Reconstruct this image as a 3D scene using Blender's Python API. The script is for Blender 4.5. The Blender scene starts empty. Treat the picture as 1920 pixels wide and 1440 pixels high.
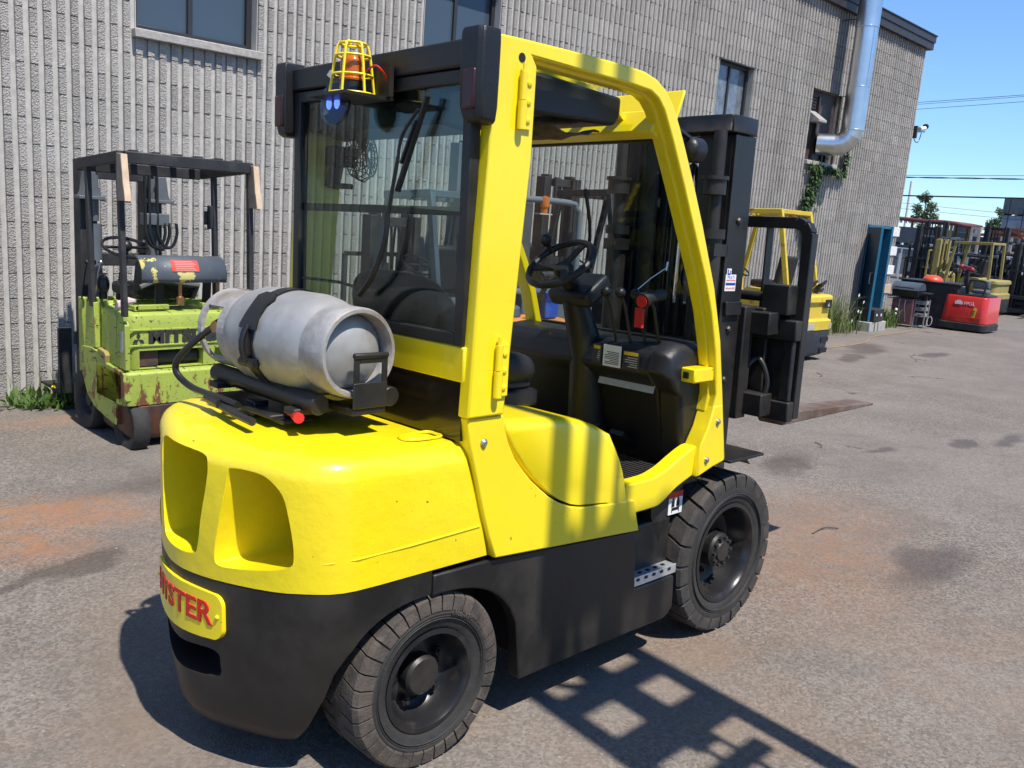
import bpy, bmesh, math, random
from mathutils import Vector, Matrix, Quaternion, noise as mnoise
from math import sin, cos, pi, radians as rad
random.seed(7)
scn = bpy.context.scene
COL = scn.collection

# ---------------------------------------------------------------- camera
cam = bpy.data.cameras.new('camera')
camo = bpy.data.objects.new('camera', cam); COL.objects.link(camo); scn.camera = camo
F_PX, YAW, PITCH, ROLL, CAM_H = 1654.9, 0.79969, 0.19712, -0.077066, 1.82266
cam.sensor_width = 36; cam.sensor_fit = 'HORIZONTAL'; cam.lens = F_PX / 1920 * 36
cam.clip_start = 0.05; cam.clip_end = 3000
_f = Vector((sin(YAW) * cos(PITCH), cos(YAW) * cos(PITCH), -sin(PITCH)))
_r = Vector((cos(YAW), -sin(YAW), 0)); _d = _f.cross(_r)
_r2 = _r * cos(ROLL) + _d * sin(ROLL); _d2 = _d * cos(ROLL) - _r * sin(ROLL)
camo.matrix_world = Matrix(((_r2.x, -_d2.x, -_f.x, 0), (_r2.y, -_d2.y, -_f.y, 0), (_r2.z, -_d2.z, -_f.z, CAM_H), (0, 0, 0, 1)))

# ---------------------------------------------------------------- sky, sun, exposure
SUN_D = Vector((0.06, 0.52, -1.0)).normalized()          # direction the light travels
world = bpy.data.worlds.new('World'); scn.world = world; world.use_nodes = True
wn = world.node_tree; wn.nodes.clear()
sky = wn.nodes.new('ShaderNodeTexSky'); sky.sky_type = 'NISHITA'; sky.sun_disc = False
sky.sun_elevation = math.asin(-SUN_D.z); sky.sun_rotation = math.atan2(-SUN_D.x, -SUN_D.y)
sky.altitude = 50; sky.air_density = 1.0; sky.dust_density = 0.0; sky.ozone_density = 10.0
bg = wn.nodes.new('ShaderNodeBackground'); bg.inputs[1].default_value = 0.12
hs = wn.nodes.new('ShaderNodeHueSaturation'); hs.inputs['Saturation'].default_value = 0.92
tn = wn.nodes.new('ShaderNodeMix'); tn.data_type = 'RGBA'; tn.blend_type = 'MULTIPLY'; tn.inputs[0].default_value = 1; tn.inputs[7].default_value = (.82, .97, 1.08, 1)
wo = wn.nodes.new('ShaderNodeOutputWorld')
wn.links.new(sky.outputs[0], hs.inputs['Color']); wn.links.new(hs.outputs[0], tn.inputs[6]); wn.links.new(tn.outputs[2], bg.inputs[0]); wn.links.new(bg.outputs[0], wo.inputs[0])
sl = bpy.data.lights.new('sun', 'SUN'); sl.energy = 4.6; sl.angle = rad(0.8); sl.color = (1.0, 0.955, 0.88)
so = bpy.data.objects.new('sun', sl); COL.objects.link(so)
so.rotation_mode = 'QUATERNION'; so.rotation_quaternion = SUN_D.to_track_quat('-Z', 'Y'); so.location = (0, -5, 12)
scn.view_settings.view_transform = 'Standard'; scn.view_settings.look = 'None'
scn.view_settings.exposure = 0.56; scn.view_settings.gamma = 1.0
cy = scn.cycles; cy.max_bounces = 6; cy.diffuse_bounces = 3; cy.glossy_bounces = 3; cy.transmission_bounces = 4; cy.transparent_max_bounces = 10
cy.caustics_reflective = False; cy.caustics_refractive = False; cy.use_adaptive_sampling = True; cy.adaptive_threshold = 0.02; cy.use_denoising = True

# ---------------------------------------------------------------- material helpers
MATS = {}
def mat(name, col, rough=0.5, metal=0.0, coat=0.0, var=0.0, var_scale=6.0, bump=0.0, bump_scale=40.0, col2=None,
        mix_scale=4.0, mix_lo=0.5, mix_hi=0.6, trans=0.0, emit=None, spec=0.5, detail=4.0, rough2=None, ior=1.45):
    """Procedural principled material: base colour broken by noise, optional second colour in patches (wear, dirt), noise bump."""
    if name in MATS: return MATS[name]
    m = bpy.data.materials.new(name); MATS[name] = m; m.use_nodes = True
    nt = m.node_tree; b = nt.nodes['Principled BSDF']; N = nt.nodes.new; K = nt.links.new
    b.inputs['Roughness'].default_value = rough; b.inputs['Metallic'].default_value = metal
    b.inputs['Coat Weight'].default_value = coat; b.inputs['Coat Roughness'].default_value = 0.08
    b.inputs['Specular IOR Level'].default_value = spec; b.inputs['IOR'].default_value = ior
    b.inputs['Transmission Weight'].default_value = trans
    if emit: b.inputs['Emission Color'].default_value = (*emit[:3], 1); b.inputs['Emission Strength'].default_value = emit[3]
    b.inputs['Base Color'].default_value = (*col, 1)
    tc = N('ShaderNodeTexCoord'); src = tc.outputs['Object']
    cur = None
    if var > 0:
        n = N('ShaderNodeTexNoise'); n.inputs['Scale'].default_value = var_scale; n.inputs['Detail'].default_value = detail; K(src, n.inputs['Vector'])
        r = N('ShaderNodeMapRange'); r.inputs[1].default_value = 0.25; r.inputs[2].default_value = 0.75
        r.inputs[3].default_value = 1 - var; r.inputs[4].default_value = 1 + var; K(n.outputs['Fac'], r.inputs[0])
        mx = N('ShaderNodeMix'); mx.data_type = 'RGBA'; mx.blend_type = 'MULTIPLY'; mx.inputs[0].default_value = 1
        mx.inputs[6].default_value = (*col, 1); K(r.outputs[0], mx.inputs[7]); cur = mx.outputs[2]
    if col2 is not None:
        n = N('ShaderNodeTexNoise'); n.inputs['Scale'].default_value = mix_scale; n.inputs['Detail'].default_value = 9; n.inputs['Roughness'].default_value = 0.65; K(src, n.inputs['Vector'])
        r = N('ShaderNodeMapRange'); r.inputs[1].default_value = mix_lo; r.inputs[2].default_value = mix_hi; K(n.outputs['Fac'], r.inputs[0])
        mx = N('ShaderNodeMix'); mx.data_type = 'RGBA'; K(r.outputs[0], mx.inputs[0])
        if cur: K(cur, mx.inputs[6])
        else: mx.inputs[6].default_value = (*col, 1)
        mx.inputs[7].default_value = (*col2, 1); cur = mx.outputs[2]
        if rough2 is not None:
            rr = N('ShaderNodeMapRange'); K(r.outputs[0], rr.inputs[0]); rr.inputs[3].default_value = rough; rr.inputs[4].default_value = rough2; K(rr.outputs[0], b.inputs['Roughness'])
    if cur: K(cur, b.inputs['Base Color'])
    if bump > 0:
        n = N('ShaderNodeTexNoise'); n.inputs['Scale'].default_value = bump_scale; n.inputs['Detail'].default_value = 5; K(src, n.inputs['Vector'])
        bp = N('ShaderNodeBump'); bp.inputs['Strength'].default_value = min(1, bump); bp.inputs['Distance'].default_value = 0.01 * max(1, bump); K(n.outputs['Fac'], bp.inputs['Height']); K(bp.outputs[0], b.inputs['Normal'])
    return m

def glass(name, tint, rough=0.0):
    """Thin tinted sheet: transparent with tint plus fresnel-weighted gloss (does not bend rays, so light passes)."""
    if name in MATS: return MATS[name]
    m = bpy.data.materials.new(name); MATS[name] = m; m.use_nodes = True; nt = m.node_tree; nt.nodes.clear()
    N = nt.nodes.new; K = nt.links.new
    t = N('ShaderNodeBsdfTransparent'); t.inputs[0].default_value = (*tint, 1)
    g = N('ShaderNodeBsdfGlossy'); g.inputs['Roughness'].default_value = rough
    lw = N('ShaderNodeLayerWeight'); lw.inputs[0].default_value = .5      # facing term is the same from both sides of the sheet
    pw = N('ShaderNodeMath'); pw.operation = 'POWER'; K(lw.outputs['Facing'], pw.inputs[0]); pw.inputs[1].default_value = 5
    fr = N('ShaderNodeMapRange'); K(pw.outputs[0], fr.inputs[0]); fr.inputs[3].default_value = .045; fr.inputs[4].default_value = 1.0
    mx = N('ShaderNodeMixShader'); K(fr.outputs[0], mx.inputs[0]); K(t.outputs[0], mx.inputs[1]); K(g.outputs[0], mx.inputs[2])
    o = N('ShaderNodeOutputMaterial'); K(mx.outputs[0], o.inputs[0]); return m

# ---------------------------------------------------------------- mesh builder
class MB:
    def __init__(s): s.v = []; s.f = []; s.mi = []; s.cur = 0
    def add(s, vs, fs):
        o = len(s.v); s.v += [tuple(v) for v in vs]; s.f += [tuple(i + o for i in f) for f in fs]; s.mi += [s.cur] * len(fs); return s
    def box(s, c, d, M=None):
        hx, hy, hz = d[0] / 2, d[1] / 2, d[2] / 2
        P = [Vector((sx * hx, sy * hy, sz * hz)) for sx in (-1, 1) for sy in (-1, 1) for sz in (-1, 1)]
        if M is not None: P = [M @ q for q in P]
        P = [q + Vector(c) for q in P]
        return s.add(P, [(0, 1, 3, 2), (4, 6, 7, 5), (0, 4, 5, 1), (2, 3, 7, 6), (0, 2, 6, 4), (1, 5, 7, 3)])
    def bb(s, x0, x1, y0, y1, z0, z1): return s.box(((x0 + x1) / 2, (y0 + y1) / 2, (z0 + z1) / 2), (abs(x1 - x0), abs(y1 - y0), abs(z1 - z0)))
    def bar(s, a, b, w, h, up=(0, 0, 1)):
        """rectangular bar from a to b, w across, h along up"""
        a = Vector(a); b = Vector(b); d = b - a; L = d.length; d.normalize(); u = Vector(up)
        if abs(u.dot(d)) > .98: u = Vector((1, 0, 0)) if abs(d.x) < .9 else Vector((0, 1, 0))
        x = d.cross(u).normalized(); u = x.cross(d)
        M = Matrix((x, d, u)).transposed()
        return s.box((a + b) / 2, (w, L, h), M)
    def tube(s, pts, r, n=10, caps=True, closed=False):
        P = [Vector(q) for q in pts]; m = len(P); R = r if isinstance(r, (list, tuple)) else [r] * m
        rings = []; prev = None
        for i in range(m):
            if closed: d = P[(i + 1) % m] - P[i - 1]
            else: d = P[min(i + 1, m - 1)] - P[max(i - 1, 0)]
            d.normalize()
            if prev is None: u = d.orthogonal().normalized()
            else:
                u = prev - d * prev.dot(d)
                u = u.normalized() if u.length > 1e-6 else d.orthogonal().normalized()
            prev = u; w = d.cross(u)
            rings.append([P[i] + (u * cos(2 * pi * k / n) + w * sin(2 * pi * k / n)) * R[i] for k in range(n)])
        vs = [q for ring in rings for q in ring]; fs = []
        for i in range(m if closed else m - 1):
            j = (i + 1) % m
            for k in range(n): fs.append((i * n + k, i * n + (k + 1) % n, j * n + (k + 1) % n, j * n + k))
        if caps and not closed: fs += [tuple(reversed(range(n))), tuple((m - 1) * n + k for k in range(n))]
        return s.add(vs, fs)
    def cyl(s, a, b, r, n=20, r2=None): return s.tube([a, b], [r, r if r2 is None else r2], n)
    def lathe(s, prof, org, axis, n=32, close=False):
        """prof: list of (radius, along-axis); revolved about axis through org"""
        ax = Vector(axis).normalized(); u = ax.orthogonal().normalized(); w = ax.cross(u); org = Vector(org)
        vs = []; m = len(prof)
        for r, h in prof:
            for k in range(n): vs.append(org + ax * h + (u * cos(2 * pi * k / n) + w * sin(2 * pi * k / n)) * max(r, 1e-5))
        fs = []
        for i in range(m if close else m - 1):
            j = (i + 1) % m
            for k in range(n): fs.append((i * n + k, i * n + (k + 1) % n, j * n + (k + 1) % n, j * n + k))
        return s.add(vs, fs)
    def prism(s, poly, ax, a0, a1):
        """poly in the two axes other than ax (order x,y,z kept), extruded from a0 to a1 along ax"""
        def P(q, a):
            q = list(q); q.insert(ax, a); return q
        n = len(poly); vs = [P(q, a0) for q in poly] + [P(q, a1) for q in poly]
        area = sum(poly[i][0] * poly[(i + 1) % n][1] - poly[(i + 1) % n][0] * poly[i][1] for i in range(n))
        fs = [tuple(range(n)), tuple(reversed(range(n, 2 * n)))] + [(i, i + n, (i + 1) % n + n, (i + 1) % n) for i in range(n)]
        return s.add(vs, fs)
    def loft(s, rings, cap=True, closed=True):
        n = len(rings[0]); vs = [q for r in rings for q in r]; fs = []
        for i in range(len(rings) - 1):
            for k in range(n if closed else n - 1): fs.append((i * n + k, i * n + (k + 1) % n, (i + 1) * n + (k + 1) % n, (i + 1) * n + k))
        if cap: fs += [tuple(reversed(range(n))), tuple((len(rings) - 1) * n + k for k in range(n))]
        return s.add(vs, fs)
    def sphere(s, c, r, n=12, m=8, sc=(1, 1, 1)):
        c = Vector(c); prof = [(sin(pi * i / m), -cos(pi * i / m)) for i in range(m + 1)]
        vs = []
        for a, h in prof:
            for k in range(n): vs.append(c + Vector((a * cos(2 * pi * k / n) * r * sc[0], a * sin(2 * pi * k / n) * r * sc[1], h * r * sc[2])))
        fs = [(i * n + k, i * n + (k + 1) % n, (i + 1) * n + (k + 1) % n, (i + 1) * n + k) for i in range(m) for k in range(n)]
        return s.add(vs, fs)
    def mesh(s, name, mats, sharp=35, merge=1e-5):
        me = bpy.data.meshes.new(name); bm = bmesh.new()
        V = [bm.verts.new(v) for v in s.v]
        for f, mi in zip(s.f, s.mi):
            try:
                q = bm.faces.new([V[i] for i in f]); q.material_index = mi
            except ValueError: pass
        if merge: bmesh.ops.remove_doubles(bm, verts=bm.verts, dist=merge)
        bmesh.ops.recalc_face_normals(bm, faces=bm.faces)
        for q in bm.faces: q.smooth = True
        bm.to_mesh(me); bm.free()
        me.set_sharp_from_angle(angle=rad(sharp))
        for m in (mats if isinstance(mats, (list, tuple)) else [mats]): me.materials.append(m)
        return me
    def build(s, name, mats, parent=None, bevel=0.0, seg=2, sharp=35, merge=1e-5):
        o = bpy.data.objects.new(name, s.mesh(name, mats, sharp, merge)); COL.objects.link(o); o.parent = parent
        if bevel > 0:
            b = o.modifiers.new('bevel', 'BEVEL'); b.width = bevel; b.segments = seg; b.limit_method = 'ANGLE'; b.angle_limit = rad(35); b.harden_normals = False
        return o

def tag(o, label=None, cat=None, group=None, kind=None):
    if label: o['label'] = label
    if cat: o['category'] = cat
    if group: o['group'] = group
    if kind: o['kind'] = kind
    return o
def thing(name, label, cat, loc=(0, 0, 0), M=None, group=None):
    o = bpy.data.objects.new(name, None); COL.objects.link(o); o.empty_display_size = .2
    if M is not None: o.matrix_world = M
    else: o.location = loc
    return tag(o, label, cat, group)
def boolean(o, cutters, op='DIFFERENCE'):
    """apply booleans with cutter objects and throw the cutters away"""
    par = o.parent; o.parent = None
    for c in cutters:
        m = o.modifiers.new('cut', 'BOOLEAN'); m.object = c; m.operation = op; m.solver = 'EXACT'
    dg = bpy.context.evaluated_depsgraph_get(); me = bpy.data.meshes.new_from_object(o.evaluated_get(dg))
    for m in list(o.modifiers): o.modifiers.remove(m)
    o.parent = par; old = o.data; o.data = me; bpy.data.meshes.remove(old)
    for c in cutters:
        d = c.data; bpy.data.objects.remove(c); bpy.data.meshes.remove(d)
    for q in me.polygons: q.use_smooth = True
    me.set_sharp_from_angle(angle=rad(35))
    return o
def addbevel(o, w, seg=3, ang=35):
    b = o.modifiers.new('bevel', 'BEVEL'); b.width = w; b.segments = seg; b.limit_method = 'ANGLE'; b.angle_limit = rad(ang); return o
def text_mesh(s, size, depth=0.001, spacing=1.0, bold=0.0, shear=0.0):
    """letters as mesh data, lying in the local XY plane, centred"""
    cu = bpy.data.curves.new('t', 'FONT'); cu.body = s; cu.size = size; cu.extrude = depth; cu.align_x = 'CENTER'; cu.align_y = 'CENTER'
    cu.space_character = spacing; cu.offset = bold; cu.shear = shear; cu.resolution_u = 5
    o = bpy.data.objects.new('t', cu); COL.objects.link(o)
    dg = bpy.context.evaluated_depsgraph_get(); me = bpy.data.meshes.new_from_object(o.evaluated_get(dg))
    bpy.data.objects.remove(o); bpy.data.curves.remove(cu); return me
def text(name, s, size, m, parent, org, xdir, ydir, depth=0.001, spacing=1.0, bold=0.0, shear=0.0, width=None, warp=None):
    me = text_mesh(s, size, depth, spacing, bold, shear)
    x = Vector(xdir).normalized(); y = Vector(ydir).normalized(); n = x.cross(y); o_ = Vector(org)
    if width:
        w = max(v.co.x for v in me.vertices) - min(v.co.x for v in me.vertices); k = width / w
    else: k = 1
    for v in me.vertices:
        c = v.co.copy(); c.x *= k
        v.co = warp(c) if warp else o_ + x * c.x + y * c.y + n * c.z
    me.name = name; me.materials.append(m)
    o = bpy.data.objects.new(name, me); COL.objects.link(o); o.parent = parent; return o
def catmull(pts, n=6, closed=False):
    P = [Vector(q) for q in pts]; out = []; m = len(P)
    rng = range(m if closed else m - 1)
    for i in rng:
        if closed: a, b, c, d = P[i - 1], P[i], P[(i + 1) % m], P[(i + 2) % m]
        else: a, b, c, d = P[max(i - 1, 0)], P[i], P[i + 1], P[min(i + 2, m - 1)]
        for k in range(n):
            t = k / n
            out.append(0.5 * ((2 * b) + (c - a) * t + (2 * a - 5 * b + 4 * c - d) * t * t + (3 * b - a - 3 * c + d) * t ** 3))
    if not closed: out.append(P[-1])
    return out
def copy_tree(o, parent=None):
    c = o.copy(); COL.objects.link(c); c.parent = parent
    if parent is not None: c.matrix_parent_inverse = o.matrix_parent_inverse.copy()
    for ch in list(o.children): copy_tree(ch, c)
    return c
def gz(x, y):
    x = min(max(x, -12), 22); y = min(max(y, -8), 8); return -0.006 * (x - 2) - 0.025 * (y - 7.73)

# ---------------------------------------------------------------- ground
def ground_material():
    m = bpy.data.materials.new('asphalt'); m.use_nodes = True; nt = m.node_tree; b = nt.nodes['Principled BSDF']; N = nt.nodes.new; K = nt.links.new
    geo = N('ShaderNodeNewGeometry'); pos = geo.outputs['Position']
    def noise(scale, detail=3, rough=.6, vec=None):
        n = N('ShaderNodeTexNoise'); n.inputs['Scale'].default_value = scale; n.inputs['Detail'].default_value = detail; n.inputs['Roughness'].default_value = rough
        K(vec or pos, n.inputs['Vector']); return n
    def rng(v, a, b_, c=0., d=1., clamp=True):
        r = N('ShaderNodeMapRange'); r.clamp = clamp; r.inputs[1].default_value = a; r.inputs[2].default_value = b_; r.inputs[3].default_value = c; r.inputs[4].default_value = d; K(v, r.inputs[0]); return r.outputs[0]
    def mix(fac, a, b_, mode='MIX'):
        x = N('ShaderNodeMix'); x.data_type = 'RGBA'; x.blend_type = mode
        for i, v in ((0, fac), (6, a), (7, b_)):
            if hasattr(v, 'type') and hasattr(v, 'links'): K(v, x.inputs[i])
            elif i == 0: x.inputs[0].default_value = v
            else: x.inputs[i].default_value = (*v, 1)
        return x.outputs[2]
    def math_(op, a, b_=None):
        x = N('ShaderNodeMath'); x.operation = op
        for i, v in enumerate((a, b_)):
            if v is None: continue
            if hasattr(v, 'links'): K(v, x.inputs[i])
            else: x.inputs[i].default_value = v
        return x.outputs[0]
    warp = noise(1.7, 4).outputs['Color']
    wv = N('ShaderNodeVectorMath'); wv.operation = 'SCALE'; K(warp, wv.inputs[0]); wv.inputs['Scale'].default_value = 0.55
    wp = N('ShaderNodeVectorMath'); wp.operation = 'ADD'; K(pos, wp.inputs[0]); K(wv.outputs[0], wp.inputs[1])
    def blob(x, y, rx, ry, soft=.35, ang=0.):
        """noise-edged patch centred at x, y on the ground"""
        mp = N('ShaderNodeMapping'); mp.vector_type = 'TEXTURE'; mp.inputs['Location'].default_value = (x + .27, y + .27, 0.27); mp.inputs['Rotation'].default_value = (0, 0, ang); mp.inputs['Scale'].default_value = (rx, ry, 50)
        K(wp.outputs[0], mp.inputs['Vector'])
        ln = N('ShaderNodeVectorMath'); ln.operation = 'LENGTH'; K(mp.outputs[0], ln.inputs[0])
        return rng(ln.outputs['Value'], 1.0, 1.0 - soft)
    # aggregate: grey stones of several tones in a dull binder
    vor = N('ShaderNodeTexVoronoi'); vor.inputs['Scale'].default_value = 95; K(pos, vor.inputs['Vector'])
    stone = N('ShaderNodeSeparateColor'); K(vor.outputs['Color'], stone.inputs[0])
    base = mix(rng(stone.outputs[0], 0, 1), (0.045, 0.040, 0.036), (0.27, 0.25, 0.23))
    base = mix(rng(noise(420, 1).outputs['Fac'], .35, .7, 0, .75), base, (0.14, 0.129, 0.118))
    base = mix(rng(noise(0.45, 2).outputs['Fac'], .35, .68, 0, .6), base, (0.205, 0.19, 0.176))
    base = mix(rng(noise(1.3, 5, .7).outputs['Fac'], .42, .7, 0, .55), base, (0.10, 0.092, 0.085))
    base = mix(rng(noise(7, 4, .7).outputs['Fac'], .5, .75, 0, .4), base, (0.10, 0.085, 0.072))
    # ochre dust in broad drifts (own colour of the yard)
    dust = math_('MULTIPLY', rng(noise(.8, 5, .68).outputs['Fac'], .42, .66), rng(noise(60, 2).outputs['Fac'], .25, .65, .55, 1))
    near = blob(1.8, 1.6, 4.2, 3.0, .7)
    base = mix(math_('MULTIPLY', dust, math_('MULTIPLY', near, .75)), base, (0.205, 0.145, 0.10))
    rust = math_('MAXIMUM', blob(1.45, 4.72, .75, .42, .6, -.3), blob(1.15, 4.35, .6, .35, .7, -.3))
    rust = math_('MAXIMUM', rust, math_('MULTIPLY', blob(2.25, 6.75, .7, .25, .7), .6))
    rust = math_('MAXIMUM', rust, math_('MULTIPLY', blob(4.6, 2.0, 1.5, .7, .8, .3), .55))
    rust = math_('MULTIPLY', rust, rng(noise(9, 4, .7).outputs['Fac'], .33, .62, .15, .75))
    base = mix(rust, base, (0.27, 0.135, 0.068))
    oil = blob(1.36, 3.98, .30, .12, .4, .3)
    for q in ((1.05, 3.88, .3, .05, .5, .2), (4.75, 1.45, .5, .2, .5, .1), (8.2, 2.43, .30, .14, .25, .2), (8.75, 2.15, .55, .13, .5, .1), (6.1, 2.92, .5, .2, .6, .3), (7.2, 2.75, .25, .09, .6),
              (14.5, 6.0, 1.1, .38, .5, .3), (13.0, 5.55, .7, .2, .35, .3), (15.0, 5.1, .6, .17, .35), (2.5, 5.0, 1.1, .3, .8)):
        oil = math_('MAXIMUM', oil, blob(*q))
    oil = math_('MULTIPLY', oil, .62)
    base = mix(oil, base, (0.052, 0.042, 0.037))
    # cracks: thin dark lines where a distorted voronoi edge meets a sparse mask
    vc = N('ShaderNodeTexVoronoi'); vc.feature = 'DISTANCE_TO_EDGE'; vc.inputs['Scale'].default_value = .42; K(wp.outputs[0], vc.inputs['Vector'])
    crack = math_('MULTIPLY', rng(vc.outputs['Distance'], .007, .002), rng(noise(.6, 1).outputs['Fac'], .6, .64))
    base = mix(crack, base, (0.03, 0.026, 0.024))
    # light chips and grit
    g = N('ShaderNodeTexVoronoi'); g.inputs['Scale'].default_value = 34; K(pos, g.inputs['Vector'])
    gc = N('ShaderNodeSeparateColor'); K(g.outputs['Color'], gc.inputs[0])
    chip = math_('MULTIPLY', rng(g.outputs['Distance'], .16, .1), rng(gc.outputs[1], .9, .92))
    base = mix(math_('MULTIPLY', chip, .6), base, (0.36, 0.33, 0.30))
    base = mix(1.0, base, (1.07, 1.0, 0.93), 'MULTIPLY')
    K(base, b.inputs['Base Color'])
    K(math_('SUBTRACT', .86, math_('MULTIPLY', oil, .3)), b.inputs['Roughness']); b.inputs['Specular IOR Level'].default_value = .3
    h = math_('ADD', noise(150, 2).outputs['Fac'], math_('MULTIPLY', noise(11, 2).outputs['Fac'], 1.6))
    bp = N('ShaderNodeBump'); bp.inputs['Strength'].default_value = .55; bp.inputs['Distance'].default_value = .006; K(h, bp.inputs['Height']); K(bp.outputs[0], b.inputs['Normal'])
    return m
def build_ground():
    xs = [-900, -120, -12, -4, 0, 2, 6, 12, 22, 60, 200, 900]; ys = [-900, -120, -8, -2, 2, 5, 8, 30, 120, 900]
    mb = MB(); mb.add([(x, y, gz(x, y)) for y in ys for x in xs], [(j * len(xs) + i, j * len(xs) + i + 1, (j + 1) * len(xs) + i + 1, (j + 1) * len(xs) + i) for j in range(len(ys) - 1) for i in range(len(xs) - 1)])
    o = mb.build('ground', ground_material()); o['kind'] = 'structure'
build_ground()
# ---------------------------------------------------------------- the block building
WY = 7.776; RP = 0.1016; X0 = 2.697; CH = 0.2032; ZB = -0.006; R_END = 166; R_START = -44; NROW = 28
def rx(r): return X0 + r * RP
def rz(k): return ZB + k * CH
OPEN = [(5, 16, 15, 21), (35, 46, 15, 21), (91, 101, 15, 21), (121, 132, 15, 21), (151, 163, 0, 10)]   # rib0, rib1, row0, row1
def block_material(rough):
    m = bpy.data.materials.new('split_face_concrete' if rough else 'smooth_block_concrete'); m.use_nodes = True; nt = m.node_tree; b = nt.nodes['Principled BSDF']; N = nt.nodes.new; K = nt.links.new
    geo = N('ShaderNodeNewGeometry')
    ad = N('ShaderNodeVectorMath'); ad.operation = 'SUBTRACT'; K(geo.outputs['Position'], ad.inputs[0]); ad.inputs[1].default_value = (X0 - .003, 0, ZB - .003)
    dv = N('ShaderNodeVectorMath'); dv.operation = 'DIVIDE'; K(ad.outputs[0], dv.inputs[0]); dv.inputs[1].default_value = (RP * 4, 99, CH)
    fl = N('ShaderNodeVectorMath'); fl.operation = 'FLOOR'; K(dv.outputs[0], fl.inputs[0])
    wn_ = N('ShaderNodeTexWhiteNoise'); K(fl.outputs[0], wn_.inputs['Vector'])
    n = N('ShaderNodeTexNoise'); n.inputs['Scale'].default_value = 160 if rough else 240; n.inputs['Detail'].default_value = 2; K(geo.outputs['Position'], n.inputs['Vector'])
    n2 = N('ShaderNodeTexNoise'); n2.inputs['Scale'].default_value = .9; n2.inputs['Detail'].default_value = 2; K(geo.outputs['Position'], n2.inputs['Vector'])
    A, B = ((0.265, 0.243, 0.217), (0.485, 0.452, 0.412)) if rough else ((0.41, 0.386, 0.354), (0.485, 0.459, 0.424))
    r = N('ShaderNodeMapRange'); K(n.outputs['Fac'], r.inputs[0]); r.inputs[1].default_value = .3; r.inputs[2].default_value = .7
    mx = N('ShaderNodeMix'); mx.data_type = 'RGBA'; K(r.outputs[0], mx.inputs[0]); mx.inputs[6].default_value = (*A, 1); mx.inputs[7].default_value = (*B, 1)
    v = N('ShaderNodeMapRange'); K(wn_.outputs['Value'], v.inputs[0]); v.inputs[3].default_value = .88; v.inputs[4].default_value = 1.08
    v2 = N('ShaderNodeMapRange'); K(n2.outputs['Fac'], v2.inputs[0]); v2.inputs[1].default_value = .3; v2.inputs[2].default_value = .7; v2.inputs[3].default_value = .9; v2.inputs[4].default_value = 1.06
    mp = N('ShaderNodeMapping'); mp.inputs['Scale'].default_value = (3.2, 1, .22); K(geo.outputs['Position'], mp.inputs[0])
    n3 = N('ShaderNodeTexNoise'); n3.inputs['Scale'].default_value = 1.0; n3.inputs['Detail'].default_value = 3; n3.inputs['Roughness'].default_value = .7; K(mp.outputs[0], n3.inputs['Vector'])
    v3 = N('ShaderNodeMapRange'); K(n3.outputs['Fac'], v3.inputs[0]); v3.inputs[1].default_value = .5; v3.inputs[2].default_value = .72; v3.inputs[3].default_value = 1; v3.inputs[4].default_value = .74
    m0 = N('ShaderNodeMath'); m0.operation = 'MULTIPLY'; K(v.outputs[0], m0.inputs[0]); K(v3.outputs[0], m0.inputs[1])
    mu = N('ShaderNodeMath'); mu.operation = 'MULTIPLY'; K(m0.outputs[0], mu.inputs[0]); K(v2.outputs[0], mu.inputs[1])
    m2 = N('ShaderNodeMix'); m2.data_type = 'RGBA'; m2.blend_type = 'MULTIPLY'; m2.inputs[0].default_value = 1; K(mx.outputs[2], m2.inputs[6]); K(mu.outputs[0], m2.inputs[7])
    K(m2.outputs[2], b.inputs['Base Color']); b.inputs['Roughness'].default_value = .93; b.inputs['Specular IOR Level'].default_value = .2
    bp = N('ShaderNodeBump'); bp.inputs['Strength'].default_value = 1.0 if rough else .35; bp.inputs['Distance'].default_value = .009 if rough else .002
    vo = N('ShaderNodeTexVoronoi'); vo.inputs['Scale'].default_value = 75 if rough else 200; K(geo.outputs['Position'], vo.inputs['Vector'])
    sm = N('ShaderNodeMath'); sm.operation = 'ADD'; K(vo.outputs['Distance'], sm.inputs[0]); K(n.outputs['Fac'], sm.inputs[1]); K(sm.outputs[0], bp.inputs['Height']); K(bp.outputs[0], b.inputs['Normal'])
    return m
M_ROUGH = block_material(True); M_SMOOTH = block_material(False)
M_MORTAR = mat('mortar', (0.44, 0.42, 0.39), .95, var=.15, var_scale=20)
M_BROWNM = mat('brown_metal', (0.032, 0.026, 0.024), .45, var=.2, var_scale=5)
M_CONC = mat('cast_concrete', (0.36, 0.335, 0.30), .9, var=.2, var_scale=25, bump=.5, bump_scale=120)
M_WFRAME = mat('window_frame_bronze', (0.028, 0.027, 0.03), .4)
M_PANE = mat('window_pane_dark', (0.052, 0.072, 0.094), .04, spec=.55)
M_CURTAIN = mat('curtain_behind_pane', (0.13, 0.15, 0.17), .06, spec=.9, var=.45, var_scale=9)
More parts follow.
